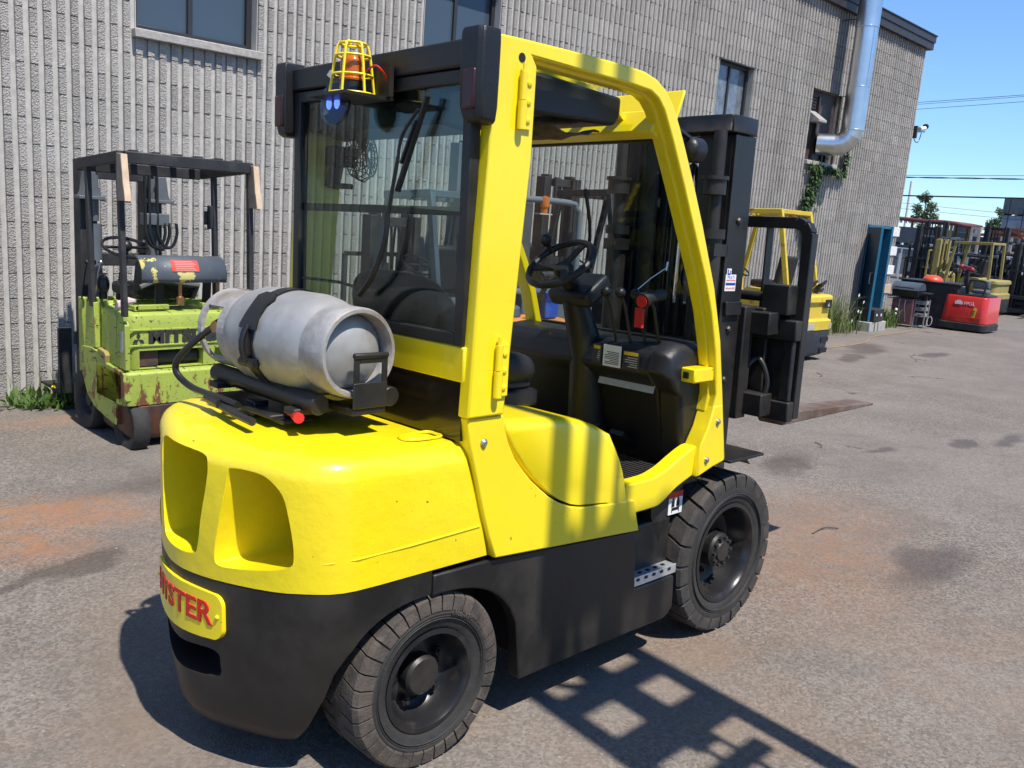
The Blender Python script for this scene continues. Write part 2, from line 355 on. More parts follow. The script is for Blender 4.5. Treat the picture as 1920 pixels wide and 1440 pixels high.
def block_mb(mb, n, rng, x=0, y=0, z=0):
    """n ribs: split rough rib fronts, smooth grooves between, 8 mm joints round the block"""
    W = n * RP - .006; Hh = CH - .0055; RW = .057; D = .031; BK = .075
    pts = []
    for i in range(n):
        a = i * RP; e = .003
        pts += [(a, D, 0), (a + e, 0, 1), (a + RW, 0, 2), (a + RW + .006, D, 0)]
    pts.append((W, D, 0))
    zs = [0, Hh * .52, Hh]
    def jit(t): return rng.uniform(-.004, .0035) if t else 0
    V = []
    for zz in zs:
        for (px, py, t) in pts: V.append((x + px + (jit(t) * .5 if t else 0), y + py + jit(t), z + zz + (rng.uniform(-.0045, .001) if t and zz == Hh else rng.uniform(-.001, .0045) if t and zz == 0 else 0)))
    m = len(pts); F = []; MI = []
    for j in range(2):
        for k in range(m - 1):
            F.append((j * m + k, j * m + k + 1, (j + 1) * m + k + 1, (j + 1) * m + k)); MI.append(0 if k % 4 in (0, 1) else 1)
    o = len(V); V += [(x, y + BK, z), (x + W, y + BK, z), (x, y + BK, z + Hh), (x + W, y + BK, z + Hh)]
    F += [tuple(range(m - 1, -1, -1)) + (o, o + 1), tuple(range(2 * m, 3 * m)) + (o + 3, o + 2), (0, m, 2 * m, o + 2, o), (m - 1, o + 1, o + 3, 3 * m - 1, 2 * m - 1)]; MI += [0, 0, 1, 1]
    base = len(mb.v); mb.v += V; mb.f += [tuple(i + base for i in f) for f in F]; mb.mi += MI
def proj(P):
    q = Vector(P) - Vector((0, 0, CAM_H)); zc = q.dot(_f)
    return (960 + F_PX * q.dot(_r2) / zc, 720 + F_PX * q.dot(_d2) / zc, zc) if zc > .2 else (-9, -9, zc)
def build_building():
    bld = thing('warehouse', 'long grey ribbed concrete block industrial building behind the forklifts', 'building', (9, WY + .1, 0))
    inv = Matrix.Translation((-9, -WY - .1, 0))
    def kid(mb, name, mats, parent=bld, bevel=0., **k):
        mb.v = [tuple(Vector(v) + Vector((-9, -WY - .1, 0))) for v in mb.v]; return mb.build(name, mats, parent, bevel, **k)
    # backing wall with the openings left out
    core = MB(); xs = sorted({R_START, R_END} | {a for o in OPEN for a in o[:2]}); zs = sorted({0, NROW} | {a for o in OPEN for a in o[2:]})
    for i in range(len(xs) - 1):
        run = None
        for j in range(len(zs) - 1):
            hole = any(o[0] <= xs[i] < o[1] and o[2] <= zs[j] < o[3] for o in OPEN)
            if not hole:
                if run is None: run = zs[j]
            if (hole or j == len(zs) - 2) and run is not None:
                top = zs[j] if hole else zs[j + 1]
                core.bb(rx(xs[i]) - (0 if i else .0), rx(xs[i + 1]), WY + .026, WY + .2, rz(run) - (.5 if run == 0 else 0), rz(top)); run = None
    wall = kid(core, 'wall', [M_MORTAR], merge=0)
    # roof, end walls and back so that the place is closed; a floor-to-roof dark room behind the openings
    sh = MB(); sh.bb(rx(R_START), rx(R_END), WY + .2, 22, rz(NROW) - .2, rz(NROW) - .02); sh.bb(rx(R_START), rx(R_START) + .2, WY + .2, 22, -.5, rz(NROW) - .2); sh.bb(rx(R_END) - .2, rx(R_END), WY + .2, 22, -.5, rz(NROW) - .2); sh.bb(rx(R_START), rx(R_END), 22, 22.2, -.5, rz(NROW) - .02)
    kid(sh, 'shell', [M_CONC], merge=0)
    # blocks
    rows = []
    white = {(9, 163), (7, 163), (5, 163)}; tan = {(3, 163)}
    for k in range(NROW):
        r = R_START
        while r < R_END:
            nxt = r + 4 - ((r - R_START) % 4)
            nxt = min(nxt, R_END)
            for o in OPEN:
                if o[2] <= k < o[3]:
                    if r < o[0] < nxt: nxt = o[0]
                    if o[0] <= r < o[1]: nxt = o[1]; break
                    if r < o[1] < nxt: nxt = o[1]
            if r < 163 < nxt: nxt = 163
            hole = any(o[2] <= k < o[3] and o[0] <= r < o[1] for o in OPEN)
            if not hole:
                if not (r >= 163 and (k, 163) in white | tan): rows.append((k, r, nxt - r))
            r = nxt
    def size(q):
        k, r, n = q; c = (rx(r + n / 2), WY, rz(k + .5)); u, v, zc = proj(c)
        if not (-10 < u < 1930 and -10 < v < 1440): return 0
        a = proj((rx(r), WY, rz(k))); b_ = proj((rx(r + n), WY, rz(k + 1)))
        if 330 < u < 545 and v > 560: return 0
        if 900 < u < 1380 and v > 300: return 0
        if 160 < u < 420 and v > 560: return 0
        return abs(a[0] - b_[0]) * abs(a[1] - b_[1])
    rows.sort(key=size, reverse=True)
    var = {}; rg = random.Random(3); count = 0; rest = MB()
    for q in rows:
        k, r, n = q
        if count < 300 and size(q) > 0:
            key = (n, rg.randrange(5))
            if key not in var:
                mb = MB(); block_mb(mb, n, random.Random(hash(key) % 999)); var[key] = mb.mesh('block', [M_ROUGH, M_SMOOTH], 20)
            o = bpy.data.objects.new('block', var[key]); COL.objects.link(o); o.parent = wall
            o.location = (rx(r) - 9, WY - WY - .1 + rg.uniform(-.0015, .0015), rz(k)); count += 1
        else: block_mb(rest, n, rg, rx(r), WY, rz(k))
    ro = kid(rest, 'blockwork', [M_ROUGH, M_SMOOTH], wall, sharp=20); ro['kind'] = 'stuff'
    mw = mat('white_painted_block', (0.66, 0.64, 0.60), .8, var=.12, var_scale=14, bump=.3, bump_scale=60)
    mt = mat('tan_painted_block', (0.50, 0.36, 0.24), .8, var=.12, var_scale=14, bump=.3, bump_scale=60)
    for (k, r) in sorted(white | tan):
        mb = MB(); mb.bb(rx(163) + .004, rx(R_END) + .05, WY - .02, WY + .1, rz(k) + .005, rz(k + 1) - .006); kid(mb, 'corner_block', [mw if (k, r) in white else mt], wall, .006)
    # fascia: two-step brown metal band under the flat roof
    mb = MB(); mb.bb(rx(R_START) - .1, rx(R_END) + .10, WY - .09, WY + .3, 5.665, 5.80); mb.bb(rx(R_START) - .1, rx(R_END) + .12, WY - .11, WY + .3, 5.803, 5.93); mb.bb(rx(R_START) - .1, rx(R_END) + .14, WY - .13, WY + .32, 5.933, 5.955)
    mb.bb(rx(R_END) - .1, rx(R_END) + .10, WY + .303, 22.1, 5.665, 5.93)
    kid(mb, 'fascia', [M_BROWNM], bevel=.004)
    # windows
    def window(o, kind):
        a, b_, c, d = rx(o[0]) + .004, rx(o[1]) - .012, rz(o[2]), rz(o[3]) - .006; y = WY + .135
        fr = MB(); w = .05
        fr.bb(a, a + w, y - .03, y + .04, c, d); fr.bb(b_ - w, b_, y - .03, y + .04, c, d); fr.bb(a + w, b_ - w, y - .03, y + .04, d - w, d); fr.bb(a + w, b_ - w, y - .03, y + .04, c, c + w)
        win = kid(fr, 'window', [M_WFRAME], bevel=.003)
        mid = a + (b_ - a) * .47
        mb = MB(); mb.bb(mid - .022, mid + .022, y - .025, y + .03, c + w, d - w); kid(mb, 'mullion', [M_WFRAME], win, .003)
        for (p0, p1, yy) in ((a + w, mid - .022, y + .004), (mid + .022, b_ - w, y + .012)):
            mb = MB(); mb.bb(p0, p1, yy, yy + .006, c + w, d - w); kid(mb, 'pane', [M_PANE if kind == 0 else M_CURTAIN], win)
        mb = MB(); mb.bb(a - .03, b_ + .04, WY - .055, y - .032, c - .075, c - .002); kid(mb, 'sill', [M_CONC], win, .008)
        for (q0, q1) in ((a - .004, a + .003), (b_ + .002, b_ + .009)):
            mb = MB(); mb.bb(q0, q1, WY + .012, y + .1, c, d); kid(mb, "jamb", [M_SMOOTH], win)
        mb = MB(); mb.bb(a - .25, b_ + .28, WY + .004, WY + .13, d - .012, d + .004); kid(mb, 'lintel', [M_BROWNM], win)
        return win
    window(OPEN[0], 0); window(OPEN[1], 0); window(OPEN[2], 1)
    # the fourth opening is boarded with brown sheet and vents
    o = OPEN[3]; a, b_, c, d = rx(o[0]) + .004, rx(o[1]) - .012, rz(o[2]), rz(o[3]) - .006
    mbrown = mat('brown_sheet', (0.05, 0.035, 0.034), .55, var=.4, var_scale=4, col2=(0.16, 0.10, 0.085), mix_scale=2.2, mix_lo=.55, mix_hi=.7)
    mb = MB(); mb.bb(a, b_, WY + .12, WY + .16, c, d); pan = kid(mb, 'boarded_window', [mbrown])
    mb = MB()
    for i in range(5): mb.bb(a + .02, a + .3, WY + .09, WY + .118, d - .12 - i * .05, d - .09 - i * .05)
    mb.bb(a + .34, a + .39, WY + .06, WY + .118, c + .05, d - .1); mb.bb(b_ - .36, b_ - .32, WY + .08, WY + .118, c, c + .5); mb.bb(b_ - .2, b_ - .16, WY + .08, WY + .118, c, c + .5)
    kid(mb, 'vent_trim', [M_BROWNM], pan)
    mb = MB(); mb.prism([(WY - .12, c + .66), (WY - .12, c + .70), (WY + .11, c + .86), (WY + .11, c + .66)], 0, a + .06, a + .36); kid(mb, 'vent_hood', [mat('grey_hood', (0.34, 0.32, 0.30), .5, var=.1)], pan, .004)
    mb = MB(); mb.bb(a - .03, b_ + .04, WY - .055, WY + .115, c - .075, c - .002); kid(mb, 'sill', [M_CONC], pan, .008)
    # double door in blue steel, its left leaf swung out against the wall
    mblue = mat('blue_door_paint', (0.012, 0.105, 0.19), .42, var=.15, var_scale=3, col2=(0.03, 0.06, 0.10), mix_scale=9, mix_lo=.62, mix_hi=.7)
    o = OPEN[4]; a, b_, d = rx(151), rx(163) - .01, rz(10) - .004
    fr = MB(); fr.bb(a, a + .05, WY - .01, WY + .16, -.2, d); fr.bb(b_ - .09, b_, WY - .03, WY + .16, -.2, d); fr.bb(a + .05, b_ - .09, WY - .01, WY + .16, d - .05, d)
    dr = kid(fr, 'door', [mblue], bevel=.004)
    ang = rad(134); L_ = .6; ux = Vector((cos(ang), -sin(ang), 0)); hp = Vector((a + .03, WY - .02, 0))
    mb = MB(); mb.bar(hp + ux * .01 + Vector((0, 0, .95)), hp + ux * L_ + Vector((0, 0, .95)), .045, 2.06); mleaf = mat('shaded_door_blue', (.007, .035, .07), .5, var=.2, var_scale=3); lf = kid(mb, 'door_leaf', [mleaf], dr, .004)  # shade of the open leaf put into its colour, darker than the jamb blue
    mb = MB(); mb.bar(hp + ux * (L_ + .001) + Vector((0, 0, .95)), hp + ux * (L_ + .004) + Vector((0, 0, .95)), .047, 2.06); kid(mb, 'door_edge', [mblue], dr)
    nrm = Vector((-ux.y, ux.x, 0))
    mb = MB(); q = hp + ux * (L_ - .09); mb.tube([q + nrm * -.02 + Vector((0, 0, .86)), q + nrm * -.07 + Vector((0, 0, .87)), q + nrm * -.07 + Vector((0, 0, 1.08)), q + nrm * -.02 + Vector((0, 0, 1.09))], .009, 8); kid(mb, 'door_handle', [mat('chrome_dull', (.55, .55, .55), .3, 1.0)], dr)
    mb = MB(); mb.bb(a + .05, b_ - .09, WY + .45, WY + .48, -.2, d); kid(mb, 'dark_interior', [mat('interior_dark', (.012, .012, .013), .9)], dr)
    return bld
build_building()

def build_duct():
    mg = mat('galvanised_steel', (0.62, 0.64, 0.66), .32, 1.0, var=.12, var_scale=3, bump=.12, bump_scale=5)
    t = thing('exhaust_duct', 'large galvanised steel exhaust duct with gored elbow rising up the wall', 'duct', (15.7, WY - .45, 0))
    c = Vector((0, 0, 0)); R = .19
    pts = [Vector((0, 0, 8.2)), Vector((0, 0, 6.6)), Vector((0, 0, 5.35)), Vector((0, 0, 4.35)), Vector((0, 0, 3.62))]
    for i in range(4):
        mb = MB(); a, b = pts[i], pts[i + 1]; rr = R + .004 * (i % 2); mb.tube([a, b], [rr, rr], 32, caps=False); mb.lathe([(rr, -.012), (rr + .007, -.008), (rr + .007, .008), (rr, .012)], b, (0, 0, 1), 32)
        mb.bar(a + Vector((-.08, -.172, -.02)), b + Vector((-.08, -.172, .02)), .012, .006, up=(0, 1, 0)); mb.build('pipe_section', mg, t)
    # elbow of straight gores from the riser down into the boarded window
    cp = Vector((0, 0, 3.62)); hd = Vector((-.42, .9, 0)).normalized(); rc = .27; cen = cp + hd * rc; prev = None; rings = []
    for i in range(5):
        an = pi / 2 * i / 4; axis = Vector((0, 0, -1)) * cos(an) + hd * sin(an); ctr = cen - hd * rc * cos(an) + Vector((0, 0, -1)) * rc * sin(an)
        side = hd.cross(Vector((0, 0, 1))).normalized(); out = axis.cross(side)
        rings.append([ctr + (side * cos(2 * pi * k / 32) + out * sin(2 * pi * k / 32)) * R for k in range(32)])
    for i in range(4):
        mb = MB(); mb.loft([rings[i], rings[i + 1]], cap=False)
        cc = sum(rings[i], Vector()) / 32; mb.loft([[cc + (q - cc) * 1.0 for q in rings[i]], [cc + (q - cc) * 1.04 for q in rings[i]]], cap=False); mb.build('elbow_gore', mg, t, sharp=50)
    mb = MB(); mb.loft([rings[4], [q + hd * .3 for q in rings[4]]], cap=False); mb.build('inlet_collar', mg, t)
    mb = MB(); mb.bar((0, .19, 5.5), (0, .45, 5.5), .04, .01); mb.bar((0, .19, 4.2), (0, .45, 4.2), .04, .01); mb.build('bracket', M_BROWNM, t)
build_duct()
# ---------------------------------------------------------------- the yellow forklift in front
def yellow_paint(name, bump):
    """lemon yellow coat with faint dust, a few scratches and dark chips, orange-peel relief"""
    m = bpy.data.materials.new(name); m.use_nodes = True; nt = m.node_tree; b = nt.nodes['Principled BSDF']; N = nt.nodes.new; K = nt.links.new
    tc = N('ShaderNodeTexCoord')
    def nz(sc, d, r=.6, st=None):
        n = N('ShaderNodeTexNoise'); n.inputs['Scale'].default_value = sc; n.inputs['Detail'].default_value = d; n.inputs['Roughness'].default_value = r; v = tc.outputs['Object']
        if st: mp = N('ShaderNodeMapping'); mp.inputs['Scale'].default_value = st[0]; mp.inputs['Rotation'].default_value = st[1]; K(v, mp.inputs[0]); v = mp.outputs[0]
        K(v, n.inputs['Vector']); return n.outputs['Fac']
    def rg(v, a, c, d=0., e=1.):
        r = N('ShaderNodeMapRange'); r.inputs[1].default_value = a; r.inputs[2].default_value = c; r.inputs[3].default_value = d; r.inputs[4].default_value = e; K(v, r.inputs[0]); return r.outputs[0]
    def mx(f, a, c):
        x = N('ShaderNodeMix'); x.data_type = 'RGBA'; K(f, x.inputs[0])
        if hasattr(a, 'links'): K(a, x.inputs[6])
        else: x.inputs[6].default_value = (*a, 1)
        x.inputs[7].default_value = (*c, 1); return x.outputs[2]
    base = mx(rg(nz(2.2, 4), .35, .75, 0, .8), (0.87, 0.685, 0.006), (0.80, 0.60, 0.012))
    base = mx(rg(nz(5, 6, .7, ((1, 1, .35), (0, 0, 0))), .58, .8, 0, .35), base, (0.50, 0.38, 0.06))
    base = mx(rg(nz(14, 3, .5, ((.6, 9, 9), (.3, .5, .2))), .735, .745, 0, .5), base, (0.45, 0.33, 0.05))
    base = mx(rg(nz(46, 2), .755, .765, 0, .85), base, (0.05, 0.04, 0.03))
    K(base, b.inputs['Base Color']); b.inputs['Coat Weight'].default_value = .45; b.inputs['Coat Roughness'].default_value = .1
    K(rg(nz(6, 4), .3, .7, .26, .42), b.inputs['Roughness'])
    bp = N('ShaderNodeBump'); bp.inputs['Strength'].default_value = bump; bp.inputs['Distance'].default_value = .01; K(nz(17, 5), bp.inputs['Height']); K(bp.outputs[0], b.inputs['Normal'])
    return m
M_YEL = yellow_paint('yellow_truck_paint', .10); M_YELC = yellow_paint('yellow_cast_paint', .28)
M_BLK = mat('black_satin_paint', (0.012, 0.0115, 0.011), .40, var=.2, var_scale=5, bump=.08, bump_scale=30, col2=(0.045, 0.038, 0.030), mix_scale=3.5, mix_lo=.44, mix_hi=.82, rough2=.72)
M_BLKP = mat('black_plastic', (0.011, 0.011, 0.012), .42, bump=.15, bump_scale=150)
M_RUB = mat('tyre_rubber', (0.028, 0.026, 0.024), .78, var=.25, var_scale=30, bump=.2, bump_scale=90)
M_RUBD = mat('tyre_tread_dusty', (0.085, 0.068, 0.054), .9, var=.3, var_scale=24, bump=.3, bump_scale=120, col2=(0.038, 0.033, 0.029), mix_scale=11, mix_lo=.45, mix_hi=.62)
M_RIM = mat('black_rim_paint', (0.015, 0.015, 0.016), .28, var=.3, var_scale=14, col2=(0.05, 0.04, 0.032), mix_scale=8, mix_lo=.52, mix_hi=.75)
M_SEAT = mat('black_vinyl', (0.012, 0.012, 0.013), .6, bump=.15, bump_scale=80)
M_GLASS = glass('tinted_cab_glass', (0.74, 0.82, 0.795))
M_ROOFG = glass('roof_sheet', (0.88, 0.93, 0.86))
M_STEEL = mat('bare_steel', (0.55, 0.55, 0.55), .3, 1.0, var=.1)
M_ZINC = mat('zinc_step', (0.62, 0.63, 0.64), .42, .7, var=.15, var_scale=20)
M_RED = mat('red_paint', (0.55, 0.02, 0.012), .4, var=.06)
M_AMBER = mat('amber_lens', (0.85, 0.20, 0.005), .15, trans=.45, spec=.7)
M_REDL = mat('dark_red_lens', (0.035, 0.007, 0.009), .35)
M_WHITE = mat('white_label', (0.72, 0.72, 0.70), .5, var=.05, var_scale=30)
M_GREYL = mat('grey_label', (0.36, 0.36, 0.35), .5, var=.15, var_scale=60)
M_RUST = mat('rusty_fork_steel', (0.14, 0.10, 0.08), .75, var=.35, var_scale=10, col2=(0.10, 0.055, 0.035), mix_scale=6, bump=.3, bump_scale=50)
M_INK = mat('black_ink', (0.01, 0.01, 0.01), .6)
M_HOSE = mat('black_hose', (0.012, 0.012, 0.012), .35)
M_BRASS = mat('brass', (0.42, 0.22, 0.10), .4, .9)

def tyre_wheel(parent, c, R, W, rimR, nl, front):
    """one wheel: tyre (with lug blocks), rim and hub; outer face towards -y if c.y < 0"""
    s = -1 if c[1] < 0 else 1
    w = bpy.data.objects.new('wheel', None); COL.objects.link(w); w.parent = parent; w.location = c; w.empty_display_size = .1
    def Y(y): return s * y                      # y>0 is outboard
    mb = MB(); h = W / 2; Rb = R - .013
    prof = [(rimR, h * .72), (rimR + .012, h * .86), (rimR + .03, h * .90), ((R + rimR) / 2, h * 1.0), (R - .055, h * .97), (R - .03, h * .93), (Rb, h * .78), (Rb + .004, 0), (Rb, -h * .78), (R - .03, -h * .93), ((R + rimR) / 2, -h), (rimR, -h * .72)]
    mb.lathe([(r, Y(y)) for r, y in prof], (0, 0, 0), (0, 1, 0), 72)
    for rr in (rimR + .045, rimR + .052): mb.lathe([(rr - .002, Y(h * .95)), (rr, Y(h * 1.0)), (rr + .002, Y(h * .97))], (0, 0, 0), (0, 1, 0), 72)
    body = mb.build('tyre', M_RUB, w, sharp=40)
    lg = MB(); gap = .16 if front else .13
    for side in (1, -1):
        for k in range(nl):
            a0 = 2 * pi * (k + (.5 if side < 0 else 0)) / nl; a1 = a0 + 2 * pi / nl * (1 - gap)
            sk = (.32 if front else .25) * 2 * pi / nl * side * s
            P = [(R, .04 * h if front else .22 * h, 1), (R, h * .80, 0), (R - .010, h * .95, 0), (R - .05, h * 1.005, 0), (R - .06, h * .96, 0), (Rb - .004, .04 * h if front else .22 * h, 1)]
            rings = []
            for a in (a0, (a0 + a1) / 2, a1):
                rings.append([Vector((cos(a + sk * q[2]) * q[0], Y(side * q[1]), sin(a + sk * q[2]) * q[0])) for q in P])
            lg.loft(rings)
    if not front:   # smooth worn crown between the shoulder cuts
        lg.lathe([(Rb, -.24 * h), (R - .001, -.235 * h), (R, 0), (R - .001, .235 * h), (Rb, .24 * h)], (0, 0, 0), (0, 1, 0), 72)
    lg.build('tread', M_RUBD if not front else M_RUB2, body, sharp=30)
    rm = MB()
    if front:
        prof = [(rimR + .004, h * .80), (rimR + .012, h * .90), (rimR - .004, h * .92), (rimR - .014, h * .80), (rimR - .018, h * .5), (rimR - .03, h * .1), (rimR - .04, -.02), (rimR * .62, -.035), (.09, -.03), (.001, -.03)]
    else:
        prof = [(rimR + .004, h * .80), (rimR + .012, h * .90), (rimR - .004, h * .92), (rimR - .012, h * .78), (rimR - .016, h * .45), (rimR - .03, h * .12), (rimR - .045, .0), (.07, .012), (.001, .012)]
    rm.lathe([(r, Y(y)) for r, y in prof], (0, 0, 0), (0, 1, 0), 56); rim = rm.build('rim', M_RIM, w, sharp=40)
    hb = MB()
    if front:
        hb.lathe([(.075, Y(-.03)), (.075, Y(.045)), (.066, Y(.055)), (.045, Y(.058)), (.04, Y(.068)), (.001, Y(.07))], (0, 0, 0), (0, 1, 0), 32)
        for k in range(10): a = 2 * pi * k / 10; q = Vector((cos(a) * .058, Y(.055), sin(a) * .058)); hb.cyl(q, q + Vector((0, Y(.014), 0)), .0085, 6)
    else:
        hb.lathe([(.062, Y(.01)), (.062, Y(.05)), (.054, Y(.06)), (.001, Y(.062))], (0, 0, 0), (0, 1, 0), 32)
    hb.build('hub', M_BLK, rim)
    n = 6 if front else 5; rr = .105 if front else .092
    for k in range(n):
        a = 2 * pi * (k + .4) / n; q = Vector((cos(a) * rr, Y(-.03 if front else .012), sin(a) * rr)); nb = MB(); nb.cyl(q, q + Vector((0, Y(.016), 0)), .014, 6); nb.cyl(q, q + Vector((0, Y(.026), 0)), .007, 8); nb.build('lug_nut', M_RIM, rim)
    return w
M_RUB2 = mat('front_tread_rubber', (0.040, 0.036, 0.032), .85, var=.25, var_scale=24, bump=.25, bump_scale=110, col2=(0.075, 0.062, 0.05), mix_scale=9, mix_lo=.5, mix_hi=.68)

M_DUSTB2 = mat('dusty_bolt_steel', (.06, .055, .05), .5, .6)
TRK = Matrix(((0.99964, 0.025954, 0.006842, 1.5598), (-0.026176, 0.999054, 0.034732, 2.29817), (-0.005934, -0.034899, 0.999373, 0.13844), (0, 0, 0, 1)))
OUT = [(-.50, 0), (-.4985, .04), (-.492, .08), (-.482, .125), (-.470, .17), (-.453, .22), (-.435, .27), (-.416, .32), (-.395, .37), (-.374, .41), (-.35, .442), (-.322, .470), (-.293, .491), (-.26, .505), (-.22, .512), (-.15, .515), (-.05, .515)]
def cw_x(y):
    y = abs(y)
    for (xa, ya), (xb, yb) in zip(OUT[:-1], OUT[1:]):
        if ya <= y <= yb and yb > ya: return xa + (xb - xa) * (y - ya) / (yb - ya)
    return OUT[-1][0]
def cw_ring(z, inset, xf, zfun=None):
    """closed plan outline of the counterweight, pulled in by inset, ending at x = xf"""
    half = []
    for i, (x, y) in enumerate(OUT):
        a = OUT[max(i - 1, 0)]; b = OUT[min(i + 1, len(OUT) - 1)]; tx, ty = b[0] - a[0], b[1] - a[1]; l = math.hypot(tx, ty); nx, ny = ty / l, -tx / l
        if i == 0: nx, ny = 1, 0
        half.append((x + nx * inset, max(0, y + ny * inset)))
    half.append((xf, .515 - inset))
    pts = [(x, -y) for x, y in reversed(half)] + [(x, y) for x, y in half[1:]]
    return [Vector((x, y, zfun(y) if zfun else z)) for x, y in pts]
def seam_z(y): return .597 + .024 * min(1, (abs(y) / .45) ** 2)

def build_hyster():
    T = thing('forklift', 'yellow and black gas forklift with enclosed cab standing in the foreground', 'forklift', M=TRK)
    # counterweight, upper yellow casting
    rings = [cw_ring(0, .003, .25, lambda y: seam_z(y)), cw_ring(.70, 0, .23), cw_ring(.80, .0, .20), cw_ring(.90, .002, .165)]
    for a in range(0, 91, 15):
        r = .06; i = r * (1 - cos(rad(a))); rings.append(cw_ring(.925 + .062 * sin(rad(a)), .003 + i, .155 - i * .6))
    L0 = rings[-1]; cc = Vector((-.12, 0, 0))
    for k, z in ((.7, .995), (.4, .998)): rings.append([Vector((cc.x + (q.x - cc.x) * k, q.y * k, z)) for q in L0])
    mb = MB(); mb.loft(rings); cw = mb.build('counterweight', M_YELC, T)
    def cutter(poly, x0, x1, k2=.74, sh=0.):
        k = MB(); c = (sum(q[0] for q in poly) / len(poly), sum(q[1] for q in poly) / len(poly))
        k.loft([[Vector((x0, *q)) for q in poly], [Vector((-.47 if sh == 0 else -.40, *q)) for q in poly], [Vector((x1, c[0] + (q[0] - c[0]) * k2 + sh, c[1] + (q[1] - c[1]) * (k2 + .1))) for q in poly]])
        return k.build('cut', M_YELC)
    def rnd(poly, n=4): return [(q.x, q.y) for q in catmull([(a, b, 0) for a, b in poly], n, True)]
    mid = rnd([(-.125, .952), (0, .957), (.125, .952), (.150, .925), (.146, .87), (.126, .767), (.112, .685), (.09, .658), (0, .650), (-.09, .658), (-.112, .685), (-.126, .767), (-.146, .87), (-.150, .925)])
    side = [(-.235, .932), (-.30, .934), (-.350, .924), (-.395, .885), (-.418, .807), (-.428, .72), (-.415, .688), (-.344, .668), (-.242, .650), (-.19, .648), (-.178, .672), (-.19, .75), (-.212, .86), (-.222, .918)]
    cuts = [cutter(mid, -.8, -.05, .8), cutter(rnd(side), -.8, -.03, .66, -.012), cutter(rnd([(-a, b) for a, b in reversed(side)]), -.8, -.03, .66, .012)]
    boolean(cw, cuts); addbevel(cw, .008, 2, 40)
    # crease that runs along the casting's flank
    for s in (-1, 1):
        mb = MB(); mb.tube([(-.325, s * .466, .704), (-.29, s * .490, .708), (-.22, s * .511, .711), (-.05, s * .5145, .714), (.212, s * .5145, .722)], [.001, .004, .004, .004, .004], 8); mb.build('cast_crease', M_YELC, cw)
    # lower black casting with wheel cut-outs and tow slot
    def sc(z, ins, ys=1.): return [Vector((q.x, q.y * ys, q.z)) for q in cw_ring(z, ins, .04)]
    mb = MB(); mb.loft([sc(.105, .075, .74), sc(.125, .05, .75), sc(.17, .03, .79), sc(.29, .014, .89), sc(.44, .006, .975), sc(.56, .005), cw_ring(0, .005, .04, lambda y: seam_z(y) - .003)])
    lo = mb.build('counterweight_base', M_BLK, T)
    cuts = []
    for s in (-1, 1):
        k = MB(); poly = [(.06 + .345 * a, .12 + .425 * (1 - abs(a) ** 2.8) ** (1 / 2.8)) for a in [i / 12 for i in range(-12, 13)]] + [(.405, -.2), (-.285, -.2)]
        k.prism(poly, 1, s * .24, s * .8); cuts.append(k.build('cut', M_BLK))
    k = MB(); k.prism(rnd([(-.16, .30), (0, .283), (.16, .30), (.18, .345), (.16, .385), (0, .372), (-.16, .385), (-.18, .345)]), 0, -.7, -.36); cuts.append(k.build('cut', M_BLK))
    boolean(lo, cuts); addbevel(lo, .006, 2, 40)
    # name plate following the curve
    mb = MB(); n = 26; za, zb = .430, .560; RN = .032; PY = [-.212 + RN * (1 - cos(rad(10 * k))) for k in range(9)]; PY = PY + [-.18 + .36 * k / 8 for k in range(1, 8)] + [-q for q in reversed(PY)] ; n = len(PY) - 1
    def prow(off):
        top, bot = [], []
        for i in range(n + 1):
            y = PY[i]; e = max(0, abs(y) - (.212 - RN)); dz = RN - math.sqrt(max(RN * RN - e * e, 0)); x = cw_x(y) - off
            bow = -.013 * (1 - (y / .212) ** 2)
            top.append(Vector((x, y, zb - dz + bow * -.3))); bot.append(Vector((x, y, za + dz + bow)))
        return top, bot
    t1, b1 = prow(.005); t0, b0 = prow(-.03)
    mb.loft([t1 + b1[::-1], t0 + b0[::-1]], cap=False); o_ = len(mb.v); mb.add(t1 + b1, [(i, i + 1, n + 2 + i, n + 1 + i) for i in range(n)])
    pl = mb.build('name_plate', M_YEL, T, sharp=50)
    def warp(c): return Vector((cw_x(-c.x) - .0055 - c.z, -c.x, .496 + c.y))
    text('brand_lettering', 'HYSTER', .092, M_RED, pl, (0, 0, 0), (1, 0, 0), (0, 1, 0), depth=.002, bold=.002, width=.352, warp=warp)
    for s in (-1, 1):
        mb = MB(); mb.sphere((cw_x(.196) - .005, s * .196, .497), .007, 8, 6); mb.build('rivet', M_YEL, pl)
    # lift ring on the top deck
    mb = MB(); P = [(-.045, -.022), (.04, -.03), (.05, .0), (.04, .03), (-.045, .022)]; mb.tube([(.06 + x * 1.2, -.40 + y * 1.2, .9945) for x, y in [(q.x, q.y) for q in catmull([(a, b, 0) for a, b in P], 5, True)]], .0045, 6, closed=True)
    mb.build('lifting_eye', M_YELC, T)
    # chassis: black side frames with wheel arch and step recess
    arch = [(.03 + .395 * a, .155 + .385 * (1 - abs(a) ** 2.7) ** (1 / 2.7)) for a in [i / 14 for i in range(1, 15)]]
    poly = [(.046, .603), (.26, .601), (.98, .551), (.985, .545), (1.012, .322), (1.24, .322), (1.256, .315), (1.262, .19), (1.24, .165), (1.21, .152), (.43, .152)] + list(reversed(arch)) + [(.046, .535)]
